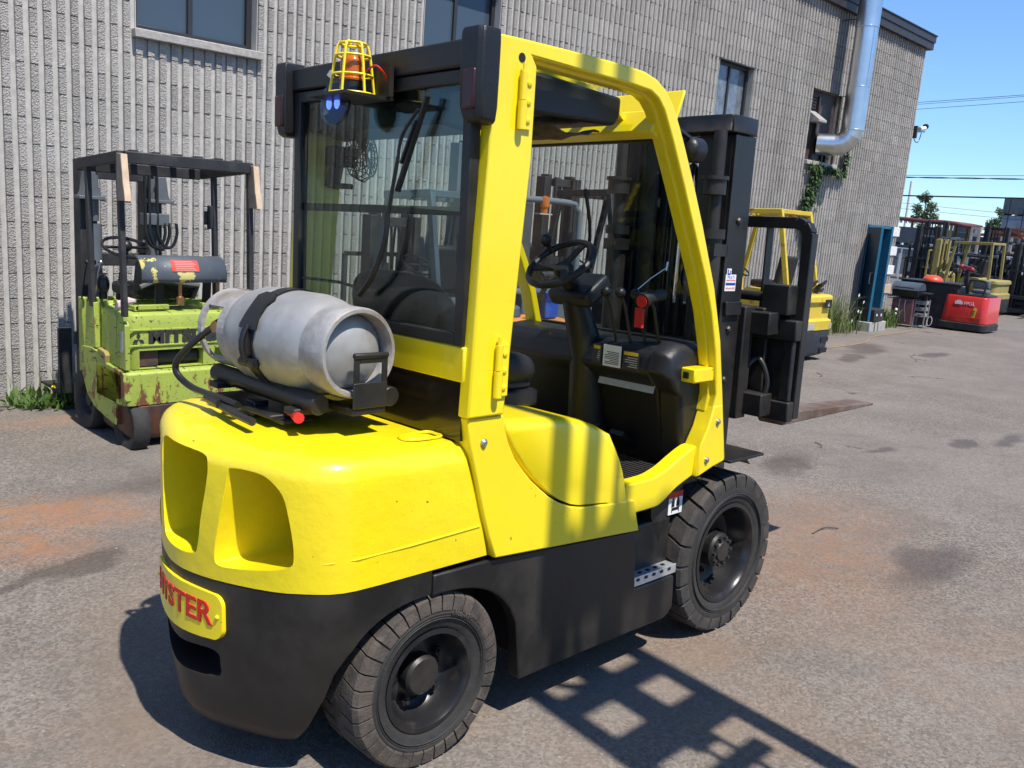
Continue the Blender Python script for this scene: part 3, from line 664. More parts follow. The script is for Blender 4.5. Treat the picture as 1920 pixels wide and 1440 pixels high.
    for s in (-1, 1):
        mb = MB(); mb.prism(poly, 1, s * .512, s * .46); mb.build('side_frame', M_BLK, T, .006)
        mb = MB(); mb.bb(.96, 1.272, s * .50, s * .31, .345, .358); mb.bb(.96, 1.272, s * .506, s * .5, .325, .362); st = mb.build('step', M_ZINC, T, .002)
        for i in range(6):
            for j in range(4):
                k = MB(); x = .985 + i * .047 + (j % 2) * .02; y = .478 - j * .042
                k.box((x, s * y, .3595), (.016, .012, .004)); k.build('grip_hole', M_INK, st)
        for i in range(6):
            k = MB(); k.box((.985 + i * .048, s * .507, .350), (.017, .003, .010)); k.build('grip_hole', M_INK, st)
    mb = MB(); mb.bb(.45, 1.28, -.455, .455, .2, .54); mb.bb(-.3, .45, -.25, .25, .2, .58); mb.bb(1.28, 1.62, -.30, .30, .2, .66); mb.build('chassis', M_BLK, T, .01, merge=0)
    mb = MB(); mb.cyl((.03, -.40, .27), (.03, .40, .27), .05, 16); mb.bb(-.05, .11, -.34, .34, .22, .32); mb.build('steer_axle', M_BLK, T, merge=0)
    mb = MB(); mb.cyl((1.60, -.45, .345), (1.60, .45, .345), .07, 16); mb.build('drive_axle', M_BLK, T)
    # yellow flank panels, hood, cab sill
    for s in (-1, 1):
        poly = [(.130, 1.062), (.142, .985), (.175, .88), (.205, .78), (.236, .69), (.268, .612), (.98, .560), (.958, .625), (.938, .683), (.80, .692), (.65, .706), (.60, .718), (.543, .741), (.495, .768), (.451, .801), (.405, .838), (.363, .88), (.328, .92), (.300, .968), (.278, 1.02), (.272, 1.06)]
        mb = MB(); mb.prism(poly, 1, s * .532, s * .46); mb.build('flank_panel', M_YEL, T, .005)
    prof = [(.285, 1.02), (.306, .975), (.334, .926), (.37, .885), (.41, .845), (.456, .808), (.50, .775), (.547, .748), (.60, .726), (.65, .714), (.80, .699), (.928, .690), (.908, .745), (.885, .805), (.862, .850), (.833, .895), (.79, .940), (.73, .974), (.66, .998), (.568, 1.016), (.42, 1.030), (.29, 1.036)]
    def hood_ring(y, ins):
        c = Vector((.6, .86)); return [Vector((c.x + (x - c.x) * (1 - ins * 1.6), y, z - ins * .5 if z > .95 or x > .83 else z)) for x, z in prof]
    mb = MB(); rg = []
    for a in range(0, 91, 15): r = .05; rg.append((.468 + r * cos(rad(a)), .045 * (1 - cos(rad(90 - a)) if False else 0) + .05 * (1 - sin(rad(90 - a)))))
    ys = [(-(.476 + .05 * cos(rad(a))), .05 * (1 - sin(rad(a)))) for a in range(0, 91, 18)]
    seq = ys + [(-y, i) for y, i in reversed(ys)]
    mb.loft([hood_ring(y, i) for y, i in seq]); mb.build('seat_hood', M_YEL, T, sharp=50)
    for s in (-1, 1):
        up = [(q.x, q.y) for q in catmull([(.90, .742, 0), (1.036, .744, 0), (1.10, .756, 0), (1.146, .771, 0), (1.20, .795, 0), (1.257, .818, 0), (1.31, .834, 0)], 3)]
        dn = [(q.x, q.y) for q in catmull([(1.30, .716, 0), (1.25, .70, 0), (1.20, .682, 0), (1.161, .662, 0), (1.11, .636, 0), (1.067, .628, 0), (.90, .627, 0)], 3)]
        mb = MB(); mb.prism(up + dn, 1, s * .524, s * .46); mb.build('cab_sill', M_YEL, T, .006)
    mb = MB(); mb.bb(.86, 1.42, -.468, .468, .66, .705); fl = mb.build('floor', M_BLKP, T, .005)
    mb = MB(); mb.bb(1.0, 1.30, -.455, -.10, .708, .722)
    for i in range(12): mb.bb(1.005 + i * .025, 1.015 + i * .025, -.45, -.105, .7215, .727)
    mb.build('floor_mat', M_RUB, fl, merge=0)
    mb = MB(); mb.bar((1.33, -.2, .75), (1.22, -.2, .83), .07, .02); mb.bar((1.33, -.08, .75), (1.22, -.08, .84), .05, .02); mb.build('pedals', M_BLKP, T, merge=0); 
    # front fenders
    arcf = [(1.60 + .40 * cos(rad(a)), .345 + .40 * sin(rad(a))) for a in range(30, 176, 8)]
    for s in (-1, 1):
        mb = MB(); mb.prism([(.95, .62), (1.30, .70), (1.30, .30), (.95, .30)], 1, s * .315, s * .28); mb.build('inner_fender', M_BLK, T)
        poly = [(1.14, .648), (1.165, .656), (1.28, .702), (1.43, .736), (1.56, .748), (1.75, .742), (1.78, .72)] + [(x, min(z, .715)) for x, z in arcf[3:]] + [(1.21, .44), (1.15, .56)]
        mb = MB(); mb.prism(poly, 1, s * .455, s * .40); fd = mb.build('front_fender', M_BLK, T, .005)
        mb = MB(); mb.bb(1.50, 1.755, s * .56, s * .30, .742, .754); mb.build('mudguard', M_BLK, T, .003)
        if s < 0:
            mb = MB(); mb.bb(1.255, 1.345, -.4575, -.4555, .545, .635); lb = mb.build('warning_label', M_WHITE, fd)
            mb = MB(); mb.bb(1.255, 1.345, -.4585, -.4576, .612, .635); mb.build('label_header', M_RED, lb)
            mb = MB()
            for cx in (1.283, 1.315): mb.bb(cx - .010, cx + .010, -.4585, -.4576, .575, .60); mb.cyl((cx, -.4576, .606), (cx, -.4585, .606), .006, 10)
            mb.bb(1.275, 1.325, -.4585, -.4576, .560, .572); mb.bb(1.275, 1.279, -.4585, -.4576, .552, .56); mb.bb(1.321, 1.325, -.4585, -.4576, .552, .56); mb.build('label_pictogram', M_INK, lb, merge=0)
    # overhead guard side frames: foot, raked front pillar, roof rail, rear pillar
    outer = [(.150, 2.124), (.285, 2.127), (.507, 2.130), (.706, 2.130), (.80, 2.126), (.865, 2.112), (.918, 2.086), (.962, 2.046), (1.008, 1.982), (1.051, 1.914), (1.124, 1.79), (1.194, 1.662), (1.305, 1.439), (1.379, 1.237), (1.429, 1.027), (1.488, .765), (1.482, .752), (1.40, .738), (1.30, .712)]
    inner = [(1.31, .84), (1.352, .905), (1.388, 1.03), (1.350, 1.198), (1.300, 1.345), (1.236, 1.478), (1.149, 1.631), (1.062, 1.785), (.975, 1.932), (.915, 2.022), (.88, 2.053), (.838, 2.070), (.744, 2.076), (.522, 2.079), (.30, 2.084), (.318, 2.06), (.316, 1.806), (.300, 1.592), (.262, 1.064), (.120, 1.064), (.140, 1.585), (.152, 1.79), (.157, 2.0)]
    def strip(s, y0, y1, A, B, name, m, bev, parent=T):
        mb = MB(); mb.prism(A + B, 1, s * y0, s * y1); return mb.build(name, m, parent, bev, seg=3)
    LP = [(.30, 2.084), (.41, 2.082), (.522, 2.079), (.744, 2.076), (.838, 2.070), (.88, 2.053), (.915, 2.022), (.975, 1.932), (1.062, 1.785), (1.149, 1.631), (1.236, 1.478), (1.300, 1.345), (1.350, 1.198), (1.388, 1.03), (1.372, .955)]
    def off(k):
        o_ = []
        for i, (x, z) in enumerate(LP):
            a_ = LP[max(i - 1, 0)]; b_ = LP[min(i + 1, len(LP) - 1)]; tx, tz = b_[0] - a_[0], b_[1] - a_[1]; l = math.hypot(tx, tz); o_.append((x + tz / l * k, z - tx / l * k))
        return o_
    i2 = off(.010); i3 = list(reversed(off(-.028)))
    for s in (-1, 1):
        fr = strip(s, .542, .495, outer, inner, 'guard_side_frame', M_YEL, .012)
        strip(s, .512, .462, i2, i3, 'door_channel', M_YEL, .008, fr)
        if s > 0: fr.location.y = -.055
        # gusset foot with bolts, striker box, hinges
        strip(s, .545, .47, [(1.305, .714), (1.40, .740), (1.48, .755), (1.432, .985), (1.375, .985), (1.345, .90), (1.305, .838)], [], 'pillar_foot', M_YEL, .006, fr)
        for (x, z) in ((1.35, .775), (1.405, .92), (.195, .985)):
            mb = MB(); mb.lathe([(.0125, 0), (.0125, .004), (.007, .009), (.0001, .009)], (x, s * (.546 if x > .5 else .5325), z), (0, s, 0), 12); mb.build('bolt', M_STEEL, fr)
        mb = MB(); mb.bb(1.245, 1.375, s * .53, s * .455, 1.08, 1.135); k = mb.build('striker', M_YEL, fr, .006); mb = MB(); mb.bb(1.238, 1.2445, s * .505, s * .48, 1.095, 1.12); mb.build('striker_socket', M_INK, k, .002)
        for zc in (1.96, 1.20):
            x = .262 if zc > 1.5 else .225
            mb = MB(); mb.bb(x - .012, x + .035, s * .542, s * .552, zc - .075, zc + .075); mb.cyl((x - .008, s * .556, zc - .078), (x - .008, s * .556, zc), .013, 12); mb.cyl((x - .008, s * .556, zc + .002), (x - .008, s * .556, zc + .075), .0105, 12); mb.cyl((x - .008, s * .556, zc + .075), (x - .008, s * .556, zc + .10), .0055, 8); hg = mb.build('hinge', M_YEL, fr, merge=0)
            for dz in (-.05, 0, .05):
                mb = MB(); mb.lathe([(.010, 0), (.009, .004), (.004, .006), (.0001, .006)], (x + .018, s * .552, zc + dz), (0, s, 0), 10); mb.build('hinge_bolt', M_YEL, hg)
        mb = MB(); mb.cyl((.255, s * .5425, 2.075), (.255, s * .5435, 2.075), .013, 14); mb.build('bolt_hole', M_INK, fr)
        # rear lamp housing on the corner
        zt = 2.128; P = [(.075, .490), (.075, .555), (.09, .572), (.148, .572), (.155, .56), (.155, .490)]
        rr = []
        for z, k in ((1.882, .55), (1.892, .80), (1.925, .94), (2.0, .98), (2.09, 1), (2.115, .97), (zt, .90)):
            rr.append([Vector((.13 + (x - .13) * (k if x < .13 else 1), s * (.53 + (y - .53) * k), z)) for x, y in P])
        mb = MB(); mb.loft(rr); lh = mb.build('lamp_housing', M_BLKP, T, .008, seg=3); lh.location.y = -.055 if s > 0 else 0
        mb = MB(); mb.bb(.0715, .085, s * .505, s * .555, 1.915, 2.02); mb.build('rear_lamp', M_REDL, lh, .006)
    # rear beam, front header and roof bars
    mb = MB(); mb.bb(.105, .20, -.495, .44, 2.035, 2.108); mb.build('rear_beam', M_BLK, T, .006)
    mb = MB(); mb.bb(.16, .19, -.49, .435, 1.99, 2.034); mb.build('rear_header', M_BLKP, T)
    mb = MB(); mb.bar((.955, -.495, 1.985), (.955, .44, 1.985), .05, .085, up=(.45, 0, .9)); mb.build('front_header', M_YEL, T, .006)
    mb = MB(); mb.bar((1.06, -.50, 2.06), (1.06, .445, 2.06), .012, .11, up=(.35, 0, .93)); mb.build('front_visor', M_YEL, T, .004)
    for y in (-.33, -.165, 0, .165, .33):
        mb = MB(); pts = catmull([(.2, y, 2.09), (.45, y, 2.10), (.72, y, 2.088), (.86, y, 2.05), (.955, y, 2.00)], 4)
        for a, b in zip(pts[:-1], pts[1:]): mb.bar(a, b + (b - a) * .03, .045, .014)
        mb.build('roof_bar', M_YEL, T)
    mb = MB(); mb.bb(.21, .92, -.48, .43, 2.112, 2.118); mb.build('roof_pane', M_ROOFG, T)
    # heater box under the roof with torn lining
    mb = MB(); mb.prism([(.40, 2.08), (.84, 2.06), (.84, 1.99), (.81, 1.965), (.42, 1.955), (.40, 1.97)], 1, -.42, -.12); hb = mb.build('heater_box', M_BLKP, T, .012)
    mt = mat('torn_lining', (0.10, 0.078, 0.055), .9, var=.5, var_scale=30, bump=.8, bump_scale=40)
    rr = random.Random(4); mb = MB(); W_ = [[Vector((.52 + i * .028 + rr.uniform(-.006, .006), -.42 + j * .05, 1.948 - (.03 * sin(pi * i / 8)) + rr.uniform(-.012, .008))) for j in range(6)] for i in range(9)]
    mb.loft(W_, cap=False, closed=False); tl = mb.build('torn_lining', mt, hb); sm = tl.modifiers.new('s', 'SOLIDIFY'); sm.thickness = .004
    mb = MB(); mb.prism([(.155, 2.034), (.40, 2.06), (.40, 1.93), (.30, 1.885), (.165, 1.90)], 1, -.30, .42); mb.build('rear_headliner', M_BLKP, T, .01)
    # rear window
    a, b, c, d = -.505, .437, 1.268, 2.032; y0 = .115; w = .038
    def rail(p, q, wd=.04): mb.bar(p, q, wd, w, up=(0, 0, 1))
    mb = MB(); mb.bb(y0, y0 + .035, a, a + w, c, d); mb.bb(y0, y0 + .035, b - w, b, c, d); mb.bb(y0, y0 + .035, a + w, b - w, c, c + w); mb.bb(y0, y0 + .035, a + w, b - w, d - w, d); wf = mb.build('rear_window', M_BLK, T, .004, merge=0)
    mb = MB(); mb.bb(y0 + .012, y0 + .018, a + w, b - w, c + w, d - w); mb.build('window_pane', M_GLASS, wf)
    mb = MB(); mb.bb(y0 + .02, y0 + .04, a + w, b - w, 1.635, 1.660); mb.build('window_bar', M_BLK, wf)
    mb = MB(); mb.bb(y0 + .022, y0 + .05, -.468, -.435, 1.50, 1.585); mb.build('window_latch', M_BLKP, wf, .004)
    mb = MB(); mb.tube([(.13, .39, 1.40), (.16, .2, 1.398), (.16, -.02, 1.38)], .006, 6); mb.build('cable', M_HOSE, wf)
    wp = MB(); wp.tube(catmull([(.095, -.02, 1.375), (.085, -.10, 1.44), (.085, -.16, 1.55), (.085, -.17, 1.64)], 5), .009, 8); wp.tube([(.085, -.17, 1.62), (.085, -.195, 1.72), (.085, -.215, 1.80)], .006, 8); wp.tube(catmull([(.085, -.215, 1.80), (.083, -.235, 1.86), (.092, -.295, 1.93)], 4), .005, 8)
    wo = wp.build('wiper_arm', M_BLKP, wf, merge=0)
    mb = MB(); mb.bar((.098, -.20, 1.70), (.098, -.328, 1.965), .010, .016, up=(1, 0, 0)); mb.bar((.09, -.225, 1.78), (.09, -.29, 1.90), .007, .012, up=(1, 0, 0)); mb.build('wiper_blade', M_BLKP, wf, merge=0)
    # panel under the rear window with black louvre
    mb = MB(); mb.bb(.118, .155, -.515, .455, 1.165, 1.268); mb.build('rear_panel', M_YEL, T, .006)
    mb = MB(); mb.bb(.13, .16, -.50, .50, .99, 1.163); lv = mb.build('louvre_panel', mat('dark_gloss_louvre', (.018, .014, .011), .18, coat=.3, var=.4, var_scale=12), T)
    # beacon in its wire cage on a bracket
    br = MB(); br.bb(-.06, .115, -.145, .06, 1.966, 1.974); br.bb(.085, .10, -.16, .10, 1.974, 2.06); bk = br.build('beacon_bracket', M_BLK, T)
    cx, cy, z0 = .025, -.055, 1.976
    mb = MB(); mb.cyl((cx, cy, z0), (cx, cy, z0 + .04), .036, 24); mb.build('beacon_base', M_BLKP, bk)
    mb = MB(); mb.lathe([(.038, .04), (.039, .045)] + [(.036 + .0015 * (i % 2), .05 + i * .006) for i in range(9)] + [(.033, .104), (.024, .118), (.001, .121)], (cx, cy, z0), (0, 0, 1), 28); mb.build('beacon_lens', M_AMBER, bk)
    mb = MB(); mb.cyl((cx, cy, z0 + .045), (cx, cy, z0 + .09), .018, 12); mb.build('beacon_bulb', mat('bulb', (.9, .6, .3), .2), bk)
    ca = MB(); nw = 6
    for k in range(nw):
        a_ = 2 * pi * (k + .5) / nw; e = Vector((cos(a_), sin(a_), 0)); c0 = Vector((cx, cy, z0))
        ca.tube(catmull([c0 + e * .066, c0 + e * .057 + Vector((0, 0, .07)), c0 + e * .048 + Vector((0, 0, .125)), c0 + e * .038 + Vector((0, 0, .146)), c0 + Vector((0, 0, .150)) + e * .012], 4), .0042, 6)
    for rr_, zz in ((.066, .002), (.0585, .055), (.050, .11), (.039, .145)): ca.tube([Vector((cx + rr_ * cos(2 * pi * i / 24), cy + rr_ * sin(2 * pi * i / 24), z0 + zz)) for i in range(24)], .004, 6, closed=True)
    ca.build('beacon_cage', M_YEL, bk, merge=0)
    mb = MB(); mb.tube(catmull([(.03, -.10, 2.03), (.04, -.145, 2.055), (.06, -.16, 2.04), (.09, -.14, 2.02)], 5), .003, 6); mb.build('beacon_wire', M_RED, bk)
    mb = MB(); mb.bar((.06, .10, 2.045), (.05, .118, 2.06), .004, .02); mb.build('lamp_bracket', M_GREYL, bk)
    mb = MB(); mb.lathe([(.066, 0), (.068, .004), (.066, .008), (.05, .0085), (.001, .009)], (.03, .045, 1.958), (-1, -.1, .05), 36); mb.build('spot_lens', glass('spot_lens_glass', (.93, .95, .97)), bk)
    mb = MB(); mb.lathe([(.064, -.002), (.050, -.02), (.02, -.035), (.001, -.036)], (.03, .045, 1.958), (-1, -.1, .05), 30); mb.build('spot_reflector', M_BLKP, bk)
    for dy in (.022, -.022):
        mb = MB(); mb.sphere((.022, .045 + dy, 1.958), .014, 10, 8, (.4, 1, 1.3)); mb.build('spot_diode', mat('blue_lit_diode', (.05, .10, .6), .3, emit=(.08, .16, 1.0, 1.6)), bk)
    # fan inside the cab
    mb = MB(); c0 = Vector((.33, .335, 1.835)); ax = Vector((.55, -.82, .05)).normalized(); u = ax.cross(Vector((0, 0, 1))).normalized(); v = u.cross(ax)
    for k in range(18):
        a_ = 2 * pi * k / 18; e = u * cos(a_) + v * sin(a_); mb.tube([c0 - ax * .03 + e * .02, c0 - ax * .035 + e * .07, c0 + e * .088, c0 + ax * .03 + e * .07, c0 + ax * .03 + e * .02], .002, 5)
    for rr_, off in ((.088, 0), (.07, -.035), (.07, .03), (.04, -.035), (.045, .03)): mb.tube([c0 + ax * off + (u * cos(2 * pi * i / 28) + v * sin(2 * pi * i / 28)) * rr_ for i in range(28)], .0025, 5, closed=True)
    fn = mb.build('fan', M_BLKP, T, merge=0)
    mb = MB()
    for k in range(4):
        a_ = pi / 2 * k; e = u * cos(a_) + v * sin(a_); g_ = v * cos(a_) - u * sin(a_); mb.loft([[c0 + e * .02 - g_ * .012 - ax * .008, c0 + e * .02 + g_ * .012 + ax * .008, c0 + e * .07 + g_ * .025 + ax * .01, c0 + e * .07 - g_ * .02 - ax * .01]] * 2, cap=True)
    mb.build('fan_blade', M_BLKP, fn, merge=0)
    mb = MB(); mb.box(c0 - ax * .085, (.085, .075, .07)); mb.bar(c0 - ax * .10 - v * .03, c0 - ax * .12 - v * .11, .03, .05); mb.bar(c0 - ax * .11 - v * .10, c0 - ax * .04 - v * .105, .03, .02); mb.build('fan_motor', M_BLKP, fn, .006, merge=0)
    mb = MB(); mb.tube(catmull([c0 - ax * .11, c0 - ax * .16 + v * .05, (.2, .44, 1.95), (.18, .46, 2.03)], 5), .003, 6); mb.build('fan_cable', M_HOSE, fn)
    # seat
    rg = []
    for z, w_, x0, x1 in ((1.06, .23, .26, .46), (1.14, .25, .245, .47), (1.28, .26, .225, .42), (1.38, .25, .20, .35), (1.435, .20, .20, .29), (1.455, .12, .21, .26)):
        rg.append([Vector((x, y, z)) for x, y in ((x0, -w_ * .8), (x0 - .0, 0), (x0, w_ * .8), (x0 + .03, w_), (x1, w_ * .96), (x1 - .02, 0), (x1, -w_ * .96), (x0 + .03, -w_))])
    mb = MB(); mb.loft(rg); sb = mb.build('seat_back', M_SEAT, T, sharp=60); ss = sb.modifiers.new('s', 'SUBSURF'); ss.levels = 2; ss.render_levels = 2
    rg = []
    for x, w_, z1 in ((.28, .24, 1.16), (.36, .265, 1.19), (.55, .27, 1.19), (.66, .265, 1.185), (.72, .24, 1.15)):
        rg.append([Vector((x, y, z)) for y, z in ((-w_, 1.045), (-w_, z1 - .02), (-w_ * .85, z1 + .012), (0, z1 - .01), (w_ * .85, z1 + .012), (w_, z1 - .02), (w_, 1.045))])
    mb = MB(); mb.loft(rg); sc_ = mb.build('seat_cushion', M_SEAT, T, sharp=60); ss = sc_.modifiers.new('s', 'SUBSURF'); ss.levels = 2; ss.render_levels = 2
    mb = MB(); mb.bb(.26, .70, -.255, .255, 1.0, 1.06); mb.bb(.28, .68, -.235, .235, 1.06, 1.09)
    mb.build('seat_base', M_BLKP, T, .01)
    # steering
    mb = MB(); pts = [(1.28, 0, .72), (1.24, 0, 1.12), (1.13, 0, 1.36)]
    mb.tube(pts, [.09, .075, .05], 14); mb.build('steering_column', M_BLKP, T)
    c0 = Vector((1.035, -.005, 1.49)); ax = Vector((-.62, 0, .78)).normalized(); u = Vector((0, 1, 0)); v = ax.cross(u)
    mb = MB(); mb.tube([c0 + (u * cos(2 * pi * i / 40) + v * sin(2 * pi * i / 40)) * .135 for i in range(40)], .014, 10, closed=True); mb.lathe([(.001, .012), (.035, .008), (.042, -.01), (.03, -.05), (.03, -.16)], c0 - ax * .02, ax, 20)
    for a_ in (.3, 2.4, 4.5): mb.bar(c0 - ax * .02, c0 + (u * cos(a_) + v * sin(a_)) * .13, .03, .01, up=ax)
    sw = mb.build('steering_wheel', M_BLKP, T, merge=0)
    mb = MB(); k0 = c0 + u * .11 - v * .07; mb.cyl(k0, k0 + ax * .035, .012, 10); mb.sphere(k0 + ax * .055, .026, 12, 8); mb.build('spinner_knob', M_BLKP, sw, merge=0)
    mb = MB(); mb.box((1.15, -.01, 1.39), (.16, .22, .07), Matrix.Rotation(-.6, 3, 'Y')); ds = mb.build('dash_pod', M_BLKP, T, .02, seg=3)
    for i, (yy, xx) in enumerate(((-.17, 1.16), (-.235, 1.17), (-.30, 1.18), (-.36, 1.19))):
        mb = MB(); mb.tube([(xx + .05, yy, 1.20), (xx, yy, 1.34), (xx - .03, yy, 1.385)], .006, 8); mb.sphere((xx - .035, yy, 1.395), .021, 10, 8); mb.build('control_lever', M_BLKP, T, merge=0)
    mb = MB(); mb.cyl((1.10, -.37, 1.375), (1.115, -.37, 1.38), .030, 20); mb.cyl((1.115, -.37, 1.38), (1.22, -.37, 1.40), .022, 14); hn = mb.build('direction_lever', M_BLKP, T, merge=0)
    mb = MB(); mb.cyl((1.094, -.37, 1.3745), (1.0995, -.37, 1.375), .023, 18); mb.build('red_button', M_RED, hn)
    mb = MB(); mb.bb(1.15, 1.165, -.335, -.30, 1.27, 1.345); mb.build('red_tag', M_RED, T)
    mb = MB(); mb.tube([(1.15, -.30, 1.41), (1.23, -.30, 1.455), (1.325, -.30, 1.497)], .002, 5); mb.cyl((1.322, -.30, 1.485), (1.328, -.30, 1.52), .004, 6); mb.build('antenna', M_STEEL, T, merge=0)
    # front cowl with labels
    mb = MB(); mb.prism([(1.20, 1.06), (1.17, 1.10), (1.18, 1.17), (1.22, 1.205), (1.32, 1.215), (1.42, 1.20), (1.42, .71), (1.32, .71), (1.235, 1.03)], 1, -.375, .46); co = mb.build('cowl', M_BLKP, T, .015, seg=3)
    mb = MB(); rg = []
    for y, k in ((-.375, 1), (-.40, 1.0), (-.44, .97), (-.462, .90), (-.47, .80)):
        rg.append([Vector((1.36 + (x - 1.36) * k, y, .95 + (z - .95) * (k if z > .9 else 1))) for x, z in ((1.20, 1.06), (1.16, 1.11), (1.17, 1.185), (1.23, 1.225), (1.38, 1.22), (1.38, .72), (1.30, .72), (1.24, 1.03))])
    mb.loft(rg); mb.build('cowl_end', M_BLKP, T, .012, seg=3)
    def lab(y0, y1, z0, z1, m, name='label', x=1.1685, lines=0, hdr=None):
        mb = MB(); mb.bb(x - .002, x, y0, y1, z0, z1); l = mb.build(name, m, co)
        if hdr:
            q = MB(); q.bb(x - .003, x - .0021, y0 + .006, y1 - .006, z1 - .018, z1 - .005); q.build('label_header', hdr, l)
        if lines:
            q = MB(); rr = random.Random(int(y0 * -1000))
            for i in range(lines):
                zz = z1 - .026 - i * (z1 - z0 - .032) / lines; q.bb(x - .003, x - .0021, y0 + .008, y1 - .008 - rr.uniform(0, .03), zz - .0028, zz)
            q.build('label_print', M_INK if m is M_WHITE else M_GREYL, l, merge=0)
    mbk = mat('dark_label', (.03, .03, .032), .4); myl = mat('yellow_print', (.6, .42, .02), .5)
    lab(-.235, -.145, 1.10, 1.185, M_WHITE, lines=8); lab(-.135, -.09, 1.105, 1.18, mbk, lines=5, hdr=myl); lab(-.325, -.245, 1.10, 1.175, mbk, lines=5, hdr=myl)
    mb = MB(); mb.bar((1.217, -.09, 1.035), (1.217, -.37, 1.035), .002, .036, up=(.3, 0, 1)); mb.build('label', M_GREYL, co)
    # windscreen and lower front of the cab
    mb = MB(); 
    mb.add([(1.40, -.455, 1.21), (1.40, .42, 1.21), (1.02, .42, 1.94), (1.02, -.455, 1.94)], [(0, 1, 2, 3)]); mb.build('windscreen', M_GLASS, T)
    mb = MB(); mb.bar((1.41, -.47, 1.20), (1.41, .47, 1.20), .03, .03); mb.bar((1.03, -.47, 1.95), (1.03, .47, 1.95), .025, .025); mb.build('windscreen_seal', M_BLK, T, merge=0)
    mb = MB(); mb.tube(catmull([(1.36, .22, 1.22), (1.30, .12, 1.36), (1.18, -.02, 1.60), (1.10, -.05, 1.78)], 4), .008, 6); mb.build('front_wiper', M_BLKP, T)
    # headlight on the right pillar
    mb = MB(); mb.sphere((1.17, -.47, 1.925), .045, 16, 10, (.7, 1, 1)); mb.cyl((1.17, -.47, 1.925), (1.22, -.47, 1.925), .045, 18); mb.bar((1.15, -.47, 1.965), (1.05, -.48, 1.99), .03, .01); mb.build('headlight', M_BLKP, T, merge=0)
    # wheels
    tyre_wheel(T, (.06, -.408, .264), .272, .205, .150, 34, False); tyre_wheel(T, (.06, .408, .272), .272, .205, .150, 34, False)
    tyre_wheel(T, (1.608, -.435, .336), .336, .185, .20, 24, True); tyre_wheel(T, (1.608, .435, .336), .336, .185, .20, 24, True)
    # mast
    def channel(y, x0, x1, z0, z1, w_, name, parent, m=M_BLK):
        mb = MB(); t_ = .018; s = 1 if y > 0 else -1
        yo, yi = y + s * w_ / 2, y - s * w_ / 2
        mb.bb(x0, x1, yo - s * t_, yo, z0, z1); mb.bb(x0, x0 + t_, yi, yo - s * t_, z0, z1); mb.bb(x1 - t_, x1, yi, yo - s * t_, z0, z1)
        return mb.build(name, m, parent, .003, merge=0)
    for s in (-1, 1):
        channel(s * .250, 1.73, 1.88, .14, 2.05, .10, 'mast_rail', T); channel(s * .152, 1.75, 1.90, .18, 2.08, .09, 'inner_mast_rail', T)
        # cap plate rounded in plan
        P = [(q.x, q.y) for q in catmull([(1.68, .04, 0), (1.68, .27, 0), (1.72, .305, 0), (1.84, .305, 0), (1.90, .275, 0), (1.91, .08, 0), (1.86, .03, 0), (1.73, .02, 0)], 4, True)]
        mb = MB(); mb.loft([[Vector((x, s * y, z)) for x, y in P] for z in (2.055, 2.06, 2.115, 2.125)]); mb.build('mast_cap', M_BLK, T, .008, seg=3)
        mb = MB(); mb.cyl((1.68, s * .255, .3), (1.68, s * .255, 1.62), .045, 18); mb.cyl((1.68, s * .255, 1.62), (1.68, s * .255, 1.66), .055, 18); mb.cyl((1.68, s * .255, 1.66), (1.68, s * .255, 2.06), .028, 16); mb.bb(1.64, 1.74, s * .20, s * .30, 1.55, 1.60); mb.build('lift_cylinder', M_BLK, T, merge=0)
        mb = MB(); mb.tube([(1.42, s * .27, .62), (1.74, s * .25, .80)], .035, 12); mb.build('tilt_cylinder', M_BLK, T)
    for za, zb in ((1.98, 2.05), (.30, .42), (1.12, 1.18)):
        mb = MB(); mb.bb(1.755, 1.80, -.195, .195, za, zb); mb.build('mast_crossmember', M_BLK, T, .006)
    for y in (-.05, .0, .06):
        mb = MB(); mb.tube(catmull([(1.78, y, .5), (1.77, y, 1.0), (1.78, y, 1.8), (1.80, y, 1.93), (1.85, y, 1.8), (1.86, y, 1.2), (1.90, y - .03, 1.05)], 5), .014, 8); mb.build('mast_hose', M_HOSE, T)
    mb = MB(); mb.tube([(1.82, .11, 2.0), (1.82, .11, .9)], .02, 6); mb.tube([(1.82, -.11, 2.0), (1.82, -.11, .9)], .02, 6); mb.build('lift_chain', M_BLK, T, merge=0)
    # carriage, backrest, side shift, forks
    cz = .82
    mb = MB(); mb.bb(1.93, 2.02, -.42, .42, cz + .40, cz + .50); mb.bb(1.93, 2.02, -.42, .42, cz + .04, cz + .14)
    for y in (-.30, -.14, .14, .30): mb.bb(1.88, 1.96, y - .03, y + .03, cz + .02, cz + .52)
    ca = mb.build('carriage', M_BLK, T, .006, merge=0)
    mb = MB(); mb.bb(2.022, 2.075, -.50, .50, cz + .38, cz + .47); mb.bb(2.022, 2.075, -.50, .50, cz + .02, cz + .11); mb.bb(2.03, 2.06, -.49, -.44, cz + .11, cz + .38); mb.bb(2.025, 2.05, -.36, -.02, cz + .11, cz + .38); mb.bb(2.025, 2.05, .05, .38, cz + .11, cz + .38); mb.build('side_shift_frame', M_BLK, ca, .006, merge=0)
    mb = MB(); mb.cyl((2.05, -.06, cz + .56), (2.05, -.33, cz + .56), .022, 12); mb.cyl((2.05, -.06, cz + .56), (2.05, -.12, cz + .56), .042, 14); mb.bb(2.0, 2.10, -.46, -.33, cz + .49, cz + .62); mb.bb(1.98, 2.08, -.36, .0, cz + .475, cz + .515); mb.build('shift_cylinder', M_BLK, ca, .006, merge=0)
    bk = MB(); pts = [(2.10, -.475, cz + .03), (2.10, -.475, 1.66), (2.10, -.455, 1.695), (2.10, -.42, 1.71), (2.10, .42, 1.71), (2.10, .455, 1.695), (2.10, .475, 1.66), (2.10, .475, cz + .03)]
